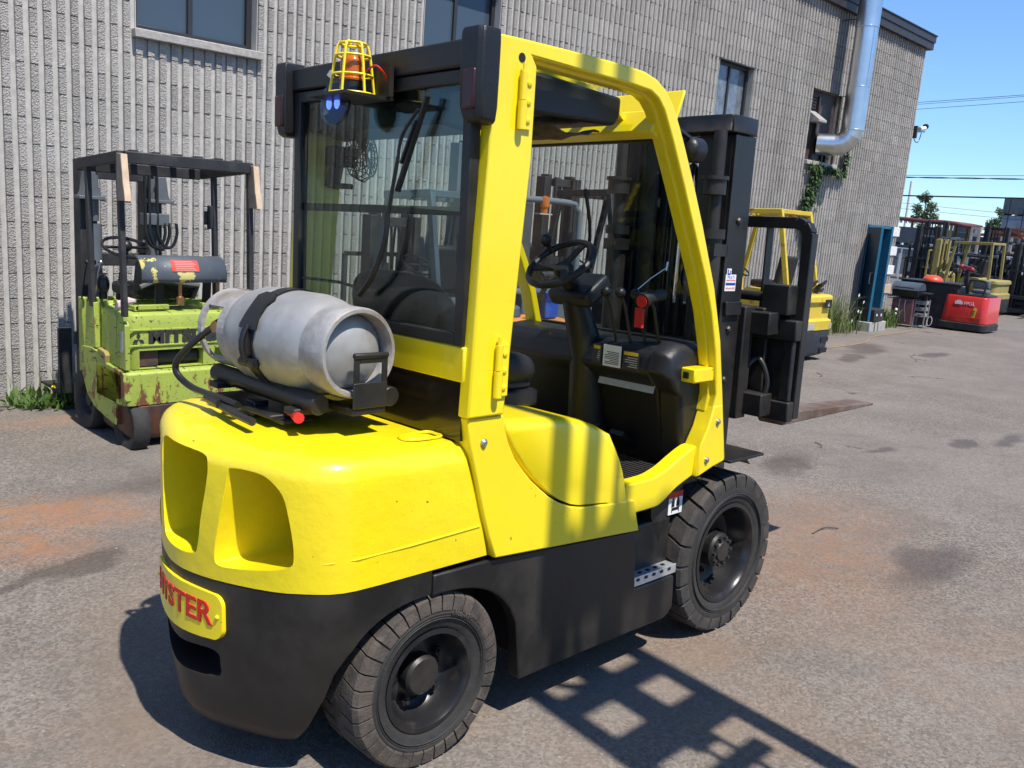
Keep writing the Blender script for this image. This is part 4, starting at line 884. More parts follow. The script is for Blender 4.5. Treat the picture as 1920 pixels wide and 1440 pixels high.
    for a_, b_ in zip(pts[:-1], pts[1:]): bk.bar(a_, Vector(b_) + (Vector(b_) - Vector(a_)).normalized() * .008, .05, .05, up=(1, 0, 0))
    for y in (-.28, 0, .28): bk.bar((2.10, y, 1.26), (2.10, y, 1.69), .012, .05, up=(1, 0, 0))
    bk.bar((2.10, -.46, 1.245), (2.10, .46, 1.245), .04, .04, up=(1, 0, 0)); bk.build('load_backrest', M_BLK, ca, .004, merge=0)
    for y in (-.38, .30):
        mb = MB(); mb.prism([(2.08, cz + .52), (2.115, cz + .52), (2.12, cz + .045), (2.96, cz + .014), (3.03, cz + .006), (3.03, cz - .004), (2.10, cz - .012), (2.08, cz + .01)], 1, y - .06, y + .06); fk = mb.build('fork', M_RUST, ca, .008, seg=3); mb = MB(); mb.bb(2.076, 2.1225, y - .062, y + .062, cz + .05, cz + .525); mb.build('fork_shank', M_BLK, fk, .004)
    mb = MB(); mb.tube(catmull([(1.92, -.30, cz + .20), (2.0, -.34, cz + .29), (2.0, -.40, cz + .18), (1.96, -.36, cz + .07), (1.9, -.25, cz + .18)], 6), .012, 8); mb.build('side_shift_hose', M_HOSE, ca)
    # dealer sticker on the mast rail: white card with blue bar and print, a little truck outline on top
    yk = -.3012
    st = MB(); st.bb(1.742, 1.822, yk - .0012, yk, 1.405, 1.475); st.bb(1.749, 1.782, yk - .0012, yk, 1.475, 1.50); sk = st.build('dealer_sticker', M_WHITE, T, merge=0)
    mbl = mat('blue_print', (.01, .03, .32), .5)
    mb = MB(); mb.bb(1.746, 1.818, yk - .0022, yk - .0013, 1.430, 1.440); mb.build('sticker_bar', mbl, sk)
    mb = MB(); mb.bb(1.754, 1.760, yk - .0022, yk - .0013, 1.472, 1.497); mb.bb(1.760, 1.776, yk - .0022, yk - .0013, 1.474, 1.480); mb.bb(1.770, 1.776, yk - .0022, yk - .0013, 1.480, 1.492); mb.build('sticker_truck', mbl, sk, merge=0)
    for s_, z, sz, m in (('MULTI', 1.463, .016, mbl), ('CHARIOTS ÉLÉVATEURS', 1.450, .009, M_RED), ('450.646.3038', 1.416, .012, M_RED)):
        text('sticker_print', s_, sz, m, sk, (1.782, yk - .0015, z), (1, 0, 0), (0, 0, 1), depth=.0003, width=.068 if s_ != 'MULTI' else .05)
    # rollers, bolts and worn runs on the mast
    mw_ = mat('greasy_bare_steel', (.20, .19, .18), .35, .9, var=.4, var_scale=20)
    for s in (-1, 1):
        for z in (.62, 1.02, 1.24, 1.70):
            mb = MB(); mb.lathe([(.016, 0), (.016, .006), (.009, .012), (.0001, .012)], (1.80, s * .300, z), (0, s, 0), 6); mb.build('mast_bolt', M_DUSTB2, T)
        mb = MB(); mb.bb(1.8785, 1.8805, s * .275, s * .29, .3, 2.0); mb.build('worn_track', mw_, T)
        mb = MB(); mb.bb(1.745, 1.865, s * .3005, s * .318, 1.30, 1.36); mb.build('mast_strap', M_BLK, T, .004)
        mb = MB(); mb.cyl((1.665, s * .255, 1.80), (1.665, s * .255, 1.86), .05, 18); mb.cyl((1.665, s * .255, 1.86), (1.665, s * .255, 1.875), .058, 18); mb.build('cylinder_gland', M_BLK, T, merge=0)
    # raised words on the rear tyre's sidewall
    def arc(c):
        a_ = rad(62) - c.x / .215; r_ = .215 + c.y; return Vector((.06 + cos(a_) * r_, -.512 - c.z, .264 + sin(a_) * r_))
    text('tyre_lettering', 'elite XP', .026, M_RUBD, T, (0, 0, 0), (1, 0, 0), (0, 1, 0), depth=.002, width=.085, warp=arc)
    return T
HY = build_hyster()

def build_tank():
    M = TRK @ Matrix.Translation((-.122, .05, 1.236)) @ Matrix.Rotation(rad(3.0), 4, 'Z')
    T = thing('gas_cylinder', 'dented bare aluminium propane cylinder strapped across the rear of the yellow forklift', 'gas cylinder', M=M)
    ma = mat('worn_aluminium', (0.36, 0.352, 0.34), .52, .4, var=.3, var_scale=5, bump=.35, bump_scale=11, col2=(0.25, 0.235, 0.215), mix_scale=4, mix_lo=.48, mix_hi=.68, rough2=.6)
    R = .152; ax = (0, -1, 0)
    prof = [(.001, -.20), (.07, -.19), (.115, -.168), (.142, -.135), (R, -.09), (R + .001, -.03), (R + .003, -.025), (R + .003, -.01), (R, -.005), (R, .17), (R - .006, .21), (R - .022, .25), (R - .043, .290), (.106, .325), (.085, .342), (.05, .352), (.001, .356)]
    mb = MB(); mb.lathe(prof, (0, 0, 0), ax, 56); mb.build('cylinder_body', ma, T)
    mr = mat('cast_aluminium_ring', (0.36, 0.345, 0.33), .6, .3, var=.3, var_scale=12, bump=.4, bump_scale=30, col2=(.25, .19, .14), mix_scale=7, mix_lo=.5, mix_hi=.7)
    mb = MB(); mb.lathe([(.126, .255), (.131, .29), (.131, .364), (.126, .372), (.116, .372), (.111, .362), (.108, .30), (.108, .27)], (0, 0, 0), ax, 48, close=True); mb.build('foot_ring', mr, T)
    # valve collar with two hand holes
    mb = MB(); n = 48
    for k in range(n):
        a0, a1 = 2 * pi * k / n, 2 * pi * (k + 1) / n; hole = (10 <= k <= 19) or (30 <= k <= 40)
        for (h0, h1) in (((-.155, -.20), (-.295, -.32)) if hole else ((-.155, -.32),)):
            P = lambda r, a, h: Vector((sin(a) * r, -h, cos(a) * r))
            mb.loft([[P(.130, a0, h0), P(.130, a0, h1), P(.119, a0, h1), P(.119, a0, h0)], [P(.130, a1, h0), P(.130, a1, h1), P(.119, a1, h1), P(.119, a1, h0)]])
    mb.build('valve_collar', mr, T)
    mb = MB(); mb.cyl((0, .19, 0), (0, .30, 0), .02, 12); mb.cyl((0, .28, 0), (-.06, .265, .005), .015, 10); mb.cyl((-.05, .268, .005), (-.105, .262, .008), .019, 12); mb.build('valve', M_BRASS, T, merge=0)
    # strap with buckle
    mb = MB(); pts = []
    for i in range(41):
        a = rad(-150 + 7.5 * i); pts.append((a, i))
    rings = [[Vector((sin(a) * (R + r), y, cos(a) * (R + r))) for y, r in ((-.06, .002), (-.06, .006), (-.01, .006), (-.01, .002))] for a, i in pts]; mb.loft(rings); st = mb.build('strap', M_HOSE, T, sharp=60)
    mb = MB(); a = rad(-62)
    def S(a, r, y): return Vector((sin(a) * (R + r), y, cos(a) * (R + r)))
    mb.loft([[S(rad(q), r, y) for y, r in ((-.035 - w, .006), (-.035 - w, .013), (-.035 + w, .013), (-.035 + w, .006))] for q, w in ((-28, .028), (-35, .045), (-45, .036), (-60, .036), (-72, .045), (-76, .045))]); mb.build('buckle', M_BLKP, st, sharp=60)
    mb = MB(); mb.tube([S(rad(q), .012 + .012 * sin((q + 72) / -46 * pi), -.035 + dy) for q in range(-72, -119, -8) for dy in (0.0,)], .010, 8); mb.tube([S(rad(-112), .012, -.075), S(rad(-112), .012, .005)], .014, 10); mb.build('toggle', M_BLKP, st, merge=0)
    # cradle that stays with the truck
    Cr = HY
    k = M_BLK
    def kid(mb, name, m=k, bevel=.004, **kw):
        return mb.build(name, m, Cr, bevel, **kw)
    mb = MB()
    for x in (-.20, .045): mb.cyl((x, -.275, 1.088 if x < -.1 else 1.092), (x, .36, 1.088 if x < -.1 else 1.092), .03, 18)
    mb.bb(-.25, -.03, -.22, -.16, 1.05, 1.07); mb.bb(-.25, -.03, .26, .32, 1.05, 1.07); mb.bb(-.27, .02, -.12, .28, 1.024, 1.036); mb.bb(-.25, -.15, -.16, -.08, 1.012, 1.026); mb.bar((-.22, .05, 1.0), (-.22, .05, 1.05), .05, .05); mb.bar((-.04, .05, 1.0), (-.04, .05, 1.05), .05, .05)
    kid(mb, 'tank_cradle', merge=0)
    # end stop plate with hand slot
    px = MB(); y = -.335; x0, x1, z0, z1 = -.133, -.018, 1.08, 1.232
    px.bb(x0, x1, y - .006, y, z0, 1.155); px.bb(x0, x0 + .02, y - .006, y, 1.155, z1); px.bb(x1 - .02, x1, y - .006, y, 1.155, z1); px.bb(x0 + .02, x1 - .02, y - .006, y, z1 - .022, z1); px.cyl((x0, y - .003, z1), (x1, y - .003, z1), .009, 10); px.bb(x0, x1, y, -.2, 1.06, 1.08)
    kid(px, 'tank_stop', merge=0, bevel=.003)
    mb = MB(); mb.tube([(-.31, .12, 1.03), (-.33, -.02, 1.03), (-.335, -.14, 1.028)], .012, 8); mb.tube([(-.30, .22, 1.035), (-.315, .1, 1.035)], .016, 8); kid(mb, 'latch_rod', merge=0, bevel=0)
    mb = MB(); mb.tube([(-.22, -.14, 1.045), (-.235, -.20, 1.05)], .009, 8); mb.tube([(-.232, -.19, 1.048), (-.252, -.25, 1.052)], [.012, .016], 10); kid(mb, 'latch_grip', M_RED, 0, merge=0)
    # gas hose from the valve to the regulator
    mb = MB(); mb.tube(catmull([(-.215, .325, 1.252), (-.265, .345, 1.212), (-.312, .40, 1.14), (-.318, .415, 1.09), (-.302, .36, 1.052), (-.30, .24, 1.045), (-.305, .12, 1.05), (-.30, .02, 1.045)], 8), .011, 10); kid(mb, 'gas_hose', M_HOSE, 0)
    mb = MB(); mb.tube([(-.19, .312, 1.268), (-.225, .33, 1.244)], .017, 10); kid(mb, 'hose_coupling', M_BLK, 0)
build_tank()
# ---------------------------------------------------------------- the other machines in the yard
def rrect(x0, x1, hw, r, n=5):
    """plan outline, rear corners (x0 side) rounded with radius r"""
    P = []
    for k in range(n + 1):
        a = rad(90 * k / n); P.append((x0 + r - r * cos(a), -hw + r - r * sin(a)))
    P = [(x0 + r - r * cos(rad(90 - 90 * k / n)), -(hw - r) - r * sin(rad(90 - 90 * k / n))) for k in range(n + 1)]
    P = list(reversed(P)); Q = [(x, -y) for x, y in reversed(P)]
    return [(x1, -hw)] + list(reversed(P)) [0:0] + [q for q in P[::-1]] + Q[::-1] + [(x1, hw)]
def plan_loft(levels, x1, n=5):
    """levels: (z, x0, half width, radius)"""
    return [[Vector((x, y, z)) for x, y in rrect(x0, x1, hw, r, n)] for z, x0, hw, r in levels]
def simple_wheel(parent, c, R, W, tm, rm, steer=0.):
    s = -1 if c[1] < 0 else 1; h = W / 2
    w = bpy.data.objects.new('wheel', None); COL.objects.link(w); w.parent = parent; w.location = c; w.rotation_euler = (0, 0, steer); w.empty_display_size = .1
    mb = MB(); mb.lathe([(R * .58, s * h * .8), (R * .72, s * h), (R * .92, s * h), (R, s * h * .7), (R, -s * h * .7), (R * .92, -s * h), (R * .58, -s * h * .8)], (0, 0, 0), (0, 1, 0), 32); mb.build('tyre', tm, w, sharp=45)
    mb = MB(); mb.lathe([(R * .60, s * h * .8), (R * .55, s * h * .7), (R * .5, s * h * .2), (R * .25, s * h * .25), (R * .22, s * h * .6), (.001, s * h * .62)], (0, 0, 0), (0, 1, 0), 24); mb.build('rim', rm, w)
M_GREYP = mat('grey_truck_paint', (0.10, 0.11, 0.12), .5, var=.2, var_scale=6)
M_SLATE = mat('slate_blue_paint', (0.055, 0.075, 0.095), .5, var=.25, var_scale=5)
M_DUSTB = mat('dusty_black_steel', (0.022, 0.022, 0.023), .6, var=.3, var_scale=8, col2=(0.055, 0.05, 0.045), mix_scale=4, mix_lo=.5, mix_hi=.75)
M_OLDY = mat('weathered_yellow', (0.56, 0.40, 0.035), .55, var=.12, var_scale=5, col2=(0.16, 0.11, 0.05), mix_scale=6, mix_lo=.58, mix_hi=.7)
M_OCHRE = mat('faded_ochre_yellow', (0.29, 0.235, 0.075), .65, var=.2, var_scale=4, col2=(0.13, 0.09, 0.05), mix_scale=4, mix_lo=.55, mix_hi=.7)
M_WOOD = mat('pale_lumber', (0.55, 0.40, 0.27), .8, var=.15, var_scale=20)
M_WOODG = mat('grey_weathered_lumber', (0.20, 0.165, 0.13), .85, var=.2, var_scale=15)

def lift(name, label, M, W, bm, lm, gm, mm, cw, GH, gx, mast_x, mast_h, fork_z=.08, beacon=False, group='forklifts parked in the yard', hood_h=None, L=1.5, backrest=True, forks=True, slim=False):
    """a counterweight forklift; local x forward, origin on the ground at the tail. cw = (z0, z1, z2): base, paint break, top"""
    T = thing(name, label, 'forklift', M=M, group=group); h = W / 2; z0, z1, z2 = cw
    mb = MB(); mb.loft(plan_loft([(z0, .06, h * .80, .10), (z0 + .05, .02, h * .93, .12), (z1 - .01, .0, h * .97, .12)], .55)); mb.build('counterweight_base', lm, T, .006)
    mb = MB(); mb.loft(plan_loft([(z1, .0, h, .12), (z1 + .14, .0, h, .12), (z1 + .16, .05, h * .96, .12), (z2 - .12, .05, h * .96, .12), (z2 - .10, .01, h * .99, .12), (z2 - .02, .02, h * .98, .12), (z2, .05, h * .94, .1)], .52)); mb.build('counterweight', bm, T, .008)
    for s in (-1, 1):
        mb = MB(); mb.prism([(.50, .20), (.50, .55), (.60, z1 + .12), (1.05, z1 + .10), (1.12, .42), (mast_x - .15, .42), (mast_x - .12, .20)], 1, s * h * .97, s * h * .80); mb.build('side_frame', bm, T, .006)
        simple_wheel(T, (.30, s * h * .80, .23), .23, .16, M_RUB, M_GREYP); simple_wheel(T, (mast_x - .32, s * h * .88, .28), .28, .18, M_RUB, M_GREYP)
        mb = MB(); mb.prism([(mast_x - .62, .44), (mast_x - .58, .58), (mast_x - .10, .60), (mast_x - .08, .52), (mast_x - .52, .50)], 1, s * h, s * h * .78); mb.build('fender', bm, T, .006)
    mb = MB(); mb.bb(.3, mast_x - .15, -h * .78, h * .78, .18, .44); mb.build('chassis', lm, T)
    hz = hood_h or z2 + .02
    mb = MB(); mb.prism([(.50, .46), (.50, hz - .05), (.55, hz), (.98, hz), (1.04, hz - .08), (1.08, .46)], 1, -h * .72, h * .72); mb.build('hood', bm, T, .02, seg=3)
    mb = MB(); mb.box((.80, 0, hz + .06), (.42, .44, .10)); mb.build('seat_cushion', M_SEAT, T, .03, seg=3)
    mb = MB(); mb.box((.58, 0, hz + .27), (.10, .42, .42), Matrix.Rotation(-.15, 3, 'Y')); mb.build('seat_back', M_SEAT, T, .03, seg=3)
    mb = MB(); mb.prism([(mast_x - .34, .44), (mast_x - .30, 1.02), (mast_x - .22, 1.10), (mast_x - .14, 1.06), (mast_x - .14, .44)], 1, -h * .7, h * .7); mb.build('cowl', bm, T, .012)
    c0 = Vector((mast_x - .42, 0, 1.18)); ax = Vector((-.5, 0, .86)).normalized(); u = Vector((0, 1, 0)); v = ax.cross(u)
    mb = MB(); mb.tube([c0 + (u * cos(2 * pi * i / 24) + v * sin(2 * pi * i / 24)) * .16 for i in range(24)], .012, 6, closed=True); mb.tube([c0, c0 - ax * .3], .02, 8); mb.bar(c0 - u * .15, c0 + u * .15, .03, .01, up=ax); mb.build('steering_wheel', M_BLKP, T, merge=0)
    rf, rt, ft, ff = gx
    for s in (-1, 1):
        mb = MB(); mb.bar((rf, s * h * .82, z2 - .05), (rt, s * h * .80, GH), .05, .07, up=(1, 0, 0)); mb.build('guard_post', gm, T, .006)
        mb = MB(); mb.bar((ff, s * h * .84, .55), (ft, s * h * .80, GH - .03), .05, .07, up=(1, 0, 0)); mb.build('guard_post', gm, T, .006)
        mb = MB(); mb.bar((rt - .03, s * h * .80, GH), (ft + .06, s * h * .80, GH - .04), .06, .07); mb.build('guard_rail', gm, T, .008)
    for x in (rt, ft + .03):
        mb = MB(); mb.bar((x, -h * .80, GH - (0 if x == rt else .04)), (x, h * .80, GH - (0 if x == rt else .04)), .06, .06); mb.build('guard_rail', gm, T, .006)
    for i in range(5):
        y = -h * .6 + h * 1.2 * i / 4; mb = MB(); mb.bar((rt, y, GH + .005), (ft + .03, y, GH - .03), .05, .012); mb.build('roof_bar', gm, T)
    if beacon:
        mb = MB(); mb.cyl((rt + .05, 0, GH - .14), (rt + .05, 0, GH - .04), .05, 16); mb.build('beacon', M_AMBER, T)
    for s in (-1, 1):
        mb = MB(); mb.bb(mast_x - .06, mast_x + .09, s * h * .62, s * h * .46, .08, mast_h); mb.build('mast_rail', mm, T, .008)
        if slim: continue
        mb = MB(); mb.bb(mast_x - .03, mast_x + .11, s * h * .45, s * h * .34, .10, mast_h + .03); mb.build('inner_mast_rail', mm, T, .008)
        mb = MB(); mb.cyl((mast_x - .08, s * h * .30, .2), (mast_x - .08, s * h * .30, mast_h * .72), .045, 14); mb.cyl((mast_x - .08, s * h * .30, mast_h * .72), (mast_x - .08, s * h * .30, mast_h), .025, 12); mb.build('lift_cylinder', mm, T, merge=0)
    for z in (.35, mast_h * .55, mast_h - .06):
        mb = MB(); mb.bb(mast_x - .055, mast_x - .01, -h * .34, h * .34, z - .045, z + .045); mb.build('mast_crossmember', mm, T, .005)
    for y in (-.06, .03):
        mb = MB(); mb.tube(catmull([(mast_x - .02, y, .4), (mast_x - .03, y, mast_h * .8), (mast_x + .02, y, mast_h - .04), (mast_x + .06, y, mast_h * .8), (mast_x + .08, y, fork_z + .5)], 5), .014, 6); mb.build('mast_hose', M_HOSE, T)
    f = fork_z; x = mast_x + .14
    for z in (f + .05, f + .42) if not slim else ():
        mb = MB(); mb.bb(x - .02, x + .04, -h * .9, h * .9, z - .05, z + .05); mb.build('carriage_bar', mm, T, .006)
    if backrest:
        for s in (-1, 1):
            mb = MB(); mb.bar((x + .03, s * h * .88, f), (x + .03, s * h * .88, f + 1.15), .04, .04, up=(1, 0, 0)); mb.build('backrest_bar', mm, T)
        mb = MB(); mb.bar((x + .03, -h * .88, f + 1.15), (x + .03, h * .88, f + 1.15), .04, .04, up=(1, 0, 0)); mb.build('backrest_bar', mm, T)
        for y in (-h * .4, 0, h * .4):
            mb = MB(); mb.bar((x + .03, y, f + .4), (x + .03, y, f + 1.14), .03, .012, up=(1, 0, 0)); mb.build('backrest_bar', mm, T)
    for s in (-1, 1) if forks else ():
        mb = MB(); mb.prism([(x + .04, f + .48), (x + .075, f + .48), (x + .08, f + .02), (x + .95, f - .01), (x + .95, f - .03), (x + .04, f - .03)], 1, s * h * .5 - .055, s * h * .5 + .055); mb.build('fork', M_DUSTB, T, .005)
    return T
def at(x, y, ang, tilt=0.): return Matrix.Translation((x, y, gz(x, y))) @ Matrix.Rotation(ang, 4, 'Z') @ Matrix.Rotation(tilt, 4, 'Y')

# ---- green forklift against the wall
def build_green():
    m = bpy.data.materials.new('chipped_green_paint'); m.use_nodes = True; nt = m.node_tree; b = nt.nodes['Principled BSDF']; N = nt.nodes.new; K = nt.links.new
    tc = N('ShaderNodeTexCoord')
    def nz(sc, d, r=.6, st=None):
        n = N('ShaderNodeTexNoise'); n.inputs['Scale'].default_value = sc; n.inputs['Detail'].default_value = d; n.inputs['Roughness'].default_value = r
        if st:
            mp = N('ShaderNodeMapping'); mp.inputs['Scale'].default_value = st; K(tc.outputs['Object'], mp.inputs[0]); K(mp.outputs[0], n.inputs['Vector'])
        else: K(tc.outputs['Object'], n.inputs['Vector'])
        return n.outputs['Fac']
    def rg(v, a, c):
        r = N('ShaderNodeMapRange'); r.inputs[1].default_value = a; r.inputs[2].default_value = c; K(v, r.inputs[0]); return r.outputs[0]
    def mx(f, a, c):
        x = N('ShaderNodeMix'); x.data_type = 'RGBA'; K(f, x.inputs[0])
        if hasattr(a, 'links'): K(a, x.inputs[6])
        else: x.inputs[6].default_value = (*a, 1)
        x.inputs[7].default_value = (*c, 1); return x.outputs[2]
    c = mx(rg(nz(3, 3), .35, .7), (0.33, 0.40, 0.06), (0.25, 0.31, 0.055))
    sx = N('ShaderNodeSeparateXYZ'); K(tc.outputs['Object'], sx.inputs[0])
    zr = N('ShaderNodeMapRange'); zr.inputs[1].default_value = .62; zr.inputs[2].default_value = .42; zr.inputs[3].default_value = -.035; zr.inputs[4].default_value = .05; K(sx.outputs[2], zr.inputs[0])
    ad = N('ShaderNodeMath'); K(nz(9, 8, .75, (1, 1, .55)), ad.inputs[0]); K(zr.outputs[0], ad.inputs[1])
    chips = rg(ad.outputs[0], .575, .605); c = mx(chips, c, (0.15, 0.055, 0.025))
    fine = rg(nz(38, 4, .7, (1, 1, .3)), .63, .67); c = mx(fine, c, (0.05, 0.04, 0.03))
    scr = rg(nz(7, 2, .5, (1.2, 6, 9)), .66, .67); c = mx(scr, c, (0.09, 0.06, 0.04))
    K(c, b.inputs['Base Color']); b.inputs['Roughness'].default_value = .5
    G = m
    brown = mat('scraped_rusty_black', (0.03, 0.028, 0.028), .6, var=.3, var_scale=6, col2=(0.14, 0.055, 0.03), mix_scale=3.2, mix_lo=.42, mix_hi=.62)
    M = Matrix.Translation((2.715, 5.70, .045)) @ Matrix.Rotation(rad(90), 4, 'Z') @ Matrix.Scale(.94, 4, (0, 1, 0))
    T = thing('forklift', 'battered lime green forklift with black cage parked nose to the block wall', 'forklift', M=M, group='forklifts parked in the yard')
    h = .485
    def bx(name, m_, *a, bevel=.006, par=T):
        mb = MB(); mb.bb(*a); return mb.build(name, m_, par, bevel)
    mb = MB(); mb.loft(plan_loft([(.06, .05, .40, .08), (.10, .02, .43, .10), (.30, .0, .455, .10)], .50)); mb.build('counterweight_base', brown, T, .006)
    mb = MB(); mb.loft(plan_loft([(.305, .0, .485, .06), (.515, .0, .485, .06), (.53, .012, .475, .06), (.535, .04, .46, .06)], .48)); mb.build('rear_bumper', G, T, .004)
    mb = MB(); mb.loft(plan_loft([(.54, .045, .455, .09), (.84, .05, .45, .09), (.90, .06, .44, .09), (.915, .09, .41, .08)], .46)); cw = mb.build('counterweight', G, T, .004)
    cut = []
    for y0, y1 in ((.36, -.11), (-.20, -.36)):
        k = MB(); k.bb(-.1, .16, y0, y1, .545 if y0 > 0 else .55, .665 if y0 > 0 else .66); cut.append(k.build('cut', G))
    boolean(cw, cut)
    bx('grille_plate', brown, .08, .10, .352, .21, .55, .66, par=cw); mb = MB(); mb.cyl((.15, .20, .60), (.15, -.10, .60), .05, 16); mb.build('muffler', M_DUSTB, cw)
    for (z, ) in ((.70,), (.805,)): bx('trim_strip', G, .038, .05, .44, -.44, z - .006, z + .006, bevel=.002, par=cw)
    dk = mat('chipped_black_letters', (.03, .027, .027), .55, col2=(.16, .08, .05), mix_scale=30, mix_lo=.62, mix_hi=.66)
    text('maker_lettering', 'MITSUBISHI', .125, dk, cw, (.044, -.085, .752), (0, -1, 0), (0, 0, 1), depth=.005, bold=.006, width=.76)
    mb = MB()
    for a_ in (90, 210, 330):
        e = Vector((0, -cos(rad(a_)), sin(rad(a_)))); q = Vector((0, -e.z, e.y)); c0 = Vector((.044, .365, .742)) + e * .024
        mb.loft([[c0 - e * .022 + Vector((d_, 0, 0)), c0 + q * .013 + Vector((d_, 0, 0)), c0 + e * .022 + Vector((d_, 0, 0)), c0 - q * .013 + Vector((d_, 0, 0))] for d_ in (0, .008)])
    mb.build('maker_emblem', dk, cw, merge=0)
    # flanks
    for s in (-1, 1):
        mb = MB(); mb.prism([(.02, .525), (.07, .535), (.30, .545), (.45, .60), (.56, .615), (.73, .60), (.76, .57), (.74, .40), (.66, .27), (.53, .20), (.30, .165), (.16, .15), (.155, .26), (.13, .33), (.06, .345), (.0, .34)], 1, s * h, s * (h - .05)); mb.build('side_frame', G, T, .005)
        mb = MB(); mb.prism([(.50, .62), (.52, .93), (.66, .92), (.70, .60)], 1, s * (h - .005), s * (h - .06)); mb.build('side_panel', G, T, .004)
        mb = MB(); mb.prism([(.20, .56), (.20, .875), (.23, .90), (.375, .885), (.375, .56)], 1, s * (h - .03), s * (h - .08)); mb.build('side_panel', G, T, .004)
        mb = MB(); mb.prism([(.02, .545), (.02, .84), (.05, .865), (.115, .86), (.115, .545)], 1, s * (h - .015), s * (h - .05)); mb.build('side_panel', G, T, .004)
        mb = MB(); mb.prism([(.30, .60), (.33, .62), (.45, .63), (.45, .59), (.34, .585), (.33, .52), (.31, .52)], 1, s * (h + .004), s * (h - .03)); mb.build('step_bracket', M_OCHRE, T, .004)
        simple_wheel(T, (.13, s * (h - .105), .15), .19, .12, M_RUB, M_DUSTB, 0.); simple_wheel(T, (.80, s * (h - .11), .19), .22, .16, M_RUB, M_DUSTB)
    bx('plate_label', M_GREYL, .05, .09, h - .012, h - .0145, .66, .80, bevel=0)
    bx('chassis', M_DUSTB, .3, 1.2, -.36, .36, .14, .50)
    mb = MB(); mb.prism([(.46, .5), (.46, .92), (.50, .945), (.56, .93), (.60, .5)], 1, -.40, .40); mb.build('battery_cover', G, T, .006)
    for a in ((.10, .13, -.36, -.15, .94, .96), (.10, .40, -.16, -.13, .94, .965), (.34, .37, -.38, -.15, .94, .96), (.10, .14, .12, .36, .93, .96), (.10, .45, .34, .37, .93, .955)): bx('cover_frame', G, *a, bevel=.003)
    mb = MB(); mb.box((.62, 0, 1.0), (.44, .46, .09)); mb.build('seat_cushion', M_SEAT, T, .03, seg=3)
    mb = MB(); mb.box((.40, 0, 1.12), (.09, .46, .22), Matrix.Rotation(-.25, 3, 'Y')); mb.build('seat_back', M_SEAT, T, .03, seg=3)
    mb = MB(); mb.tube([(.40, -.20, .95), (.34, -.22, 1.06), (.33, .1, 1.10), (.34, .22, 1.05)], .02, 8); mb.build('torn_seat_edge', mat('torn_vinyl', (.10, .10, .105), .6), T)
    bx('cowl', G, 1.0, 1.08, -.38, .38, .35, .90)
    # steering and levers
    c0 = Vector((.86, .10, 1.28)); ax = Vector((-.35, 0, .94)).normalized(); u = Vector((0, 1, 0)); v = ax.cross(u)
    mb = MB(); mb.tube([c0 + (u * cos(2 * pi * i / 28) + v * sin(2 * pi * i / 28)) * .17 for i in range(28)], .012, 6, closed=True); mb.tube([c0, c0 - ax * .5], .025, 8); mb.bar(c0 - u * .16, c0 + u * .16, .03, .01, up=ax); mb.sphere(c0 + ax * .01, .045, 10, 6); mb.sphere(c0 - u * .13 + ax * .04, .024, 8, 6); mb.build('steering_wheel', M_BLKP, T, merge=0)
    for i, y in enumerate((.30, .35, .40)):
        mb = MB(); mb.tube([(.95, y, .9), (.88, y, 1.10), (.84, y, 1.16)], .007, 6); mb.sphere((.84, y, 1.17), .02, 8, 6); mb.build('control_lever', M_STEEL if i == 0 else M_BLKP, T, merge=0)
    mb = MB(); mb.sphere((.55, .40, 1.05), .06, 12, 8, (1, .7, 1.2)); mb.tube([(.55, .40, .95), (.55, .40, 1.05)], .03, 8); mb.build('lamp', M_BLKP, T, merge=0)
    mb = MB(); mb.tube([(.30, .41, .90), (.24, .405, .945), (.20, .36, .975), (.17, .33, .98)], [.02, .035, .03, .012], 8); mb.build('rag', mat('pink_rag', (.55, .40, .42), .9, var=.2), T)
    # cage: four posts and a roof sloping down to the front
    for s in (-1, 1):
        mb = MB(); mb.bar((.02, s * .47, .90), (.075, s * .475, 1.90), .036, .045, up=(1, 0, 0)); mb.build('guard_post', M_DUSTB, T, .005)
        mb = MB(); mb.bar((.55, s * .475, .90), (.60, s * .475, 1.83), .036, .045, up=(1, 0, 0)); mb.build('guard_post', M_DUSTB, T, .005)
        mb = MB(); mb.bar((.05, s * .475, 1.905), (.82, s * .475, 1.84), .04, .07); mb.build('guard_rail', M_DUSTB, T, .006)
        # ragged wooden block lashed to each rear post
        zz = [(1.90, .0), (1.80, .02), (1.72, .012), (1.66, .035), (1.615, .05)]
        mb = MB(); mb.prism([(.062, 1.925), (-.005, 1.92), (-.02, 1.83), (-.028, 1.80), (-.035, 1.74), (-.052, 1.70), (-.065, 1.635), (.055, 1.63)], 1, s * .478 - .022, s * .478 + .022); wb = mb.build('wood_block', M_WOODG, T, .004)
        mb = MB(); mb.prism([(-.0055, 1.92), (-.0205, 1.83), (-.0285, 1.80), (-.0355, 1.74), (-.0525, 1.70), (-.0655, 1.635), (-.071, 1.635), (-.056, 1.705), (-.041, 1.745), (-.034, 1.80), (-.026, 1.835), (-.011, 1.92)], 1, s * .478 - .021, s * .478 + .021); mb.build('fresh_cut_face', M_WOOD, wb)
    for x, z in ((.05, 1.91), (.80, 1.845)): bx('guard_rail', M_DUSTB, x - .03, x + .03, -.455, .455, z - .045, z + .03)
    for i in range(6): mb = MB(); y = -.38 + i * .152; mb.bar((.05, y, 1.945), (.80, y, 1.885), .05, .012); mb.build('roof_bar', M_DUSTB, T)
    mb = MB(); mb.bar((.82, -.40, 1.83), (.82, .48, 1.83), .08, .06); mb.build('guard_visor', M_DUSTB, T, .02)
    mb = MB(); mb.bb(.56, .59, -.455, -.415, 1.45, 1.62); mb.bb(.57, .585, -.415, -.385, 1.48, 1.58); mb.build('hook_plate', M_DUSTB, T, .006, merge=0)
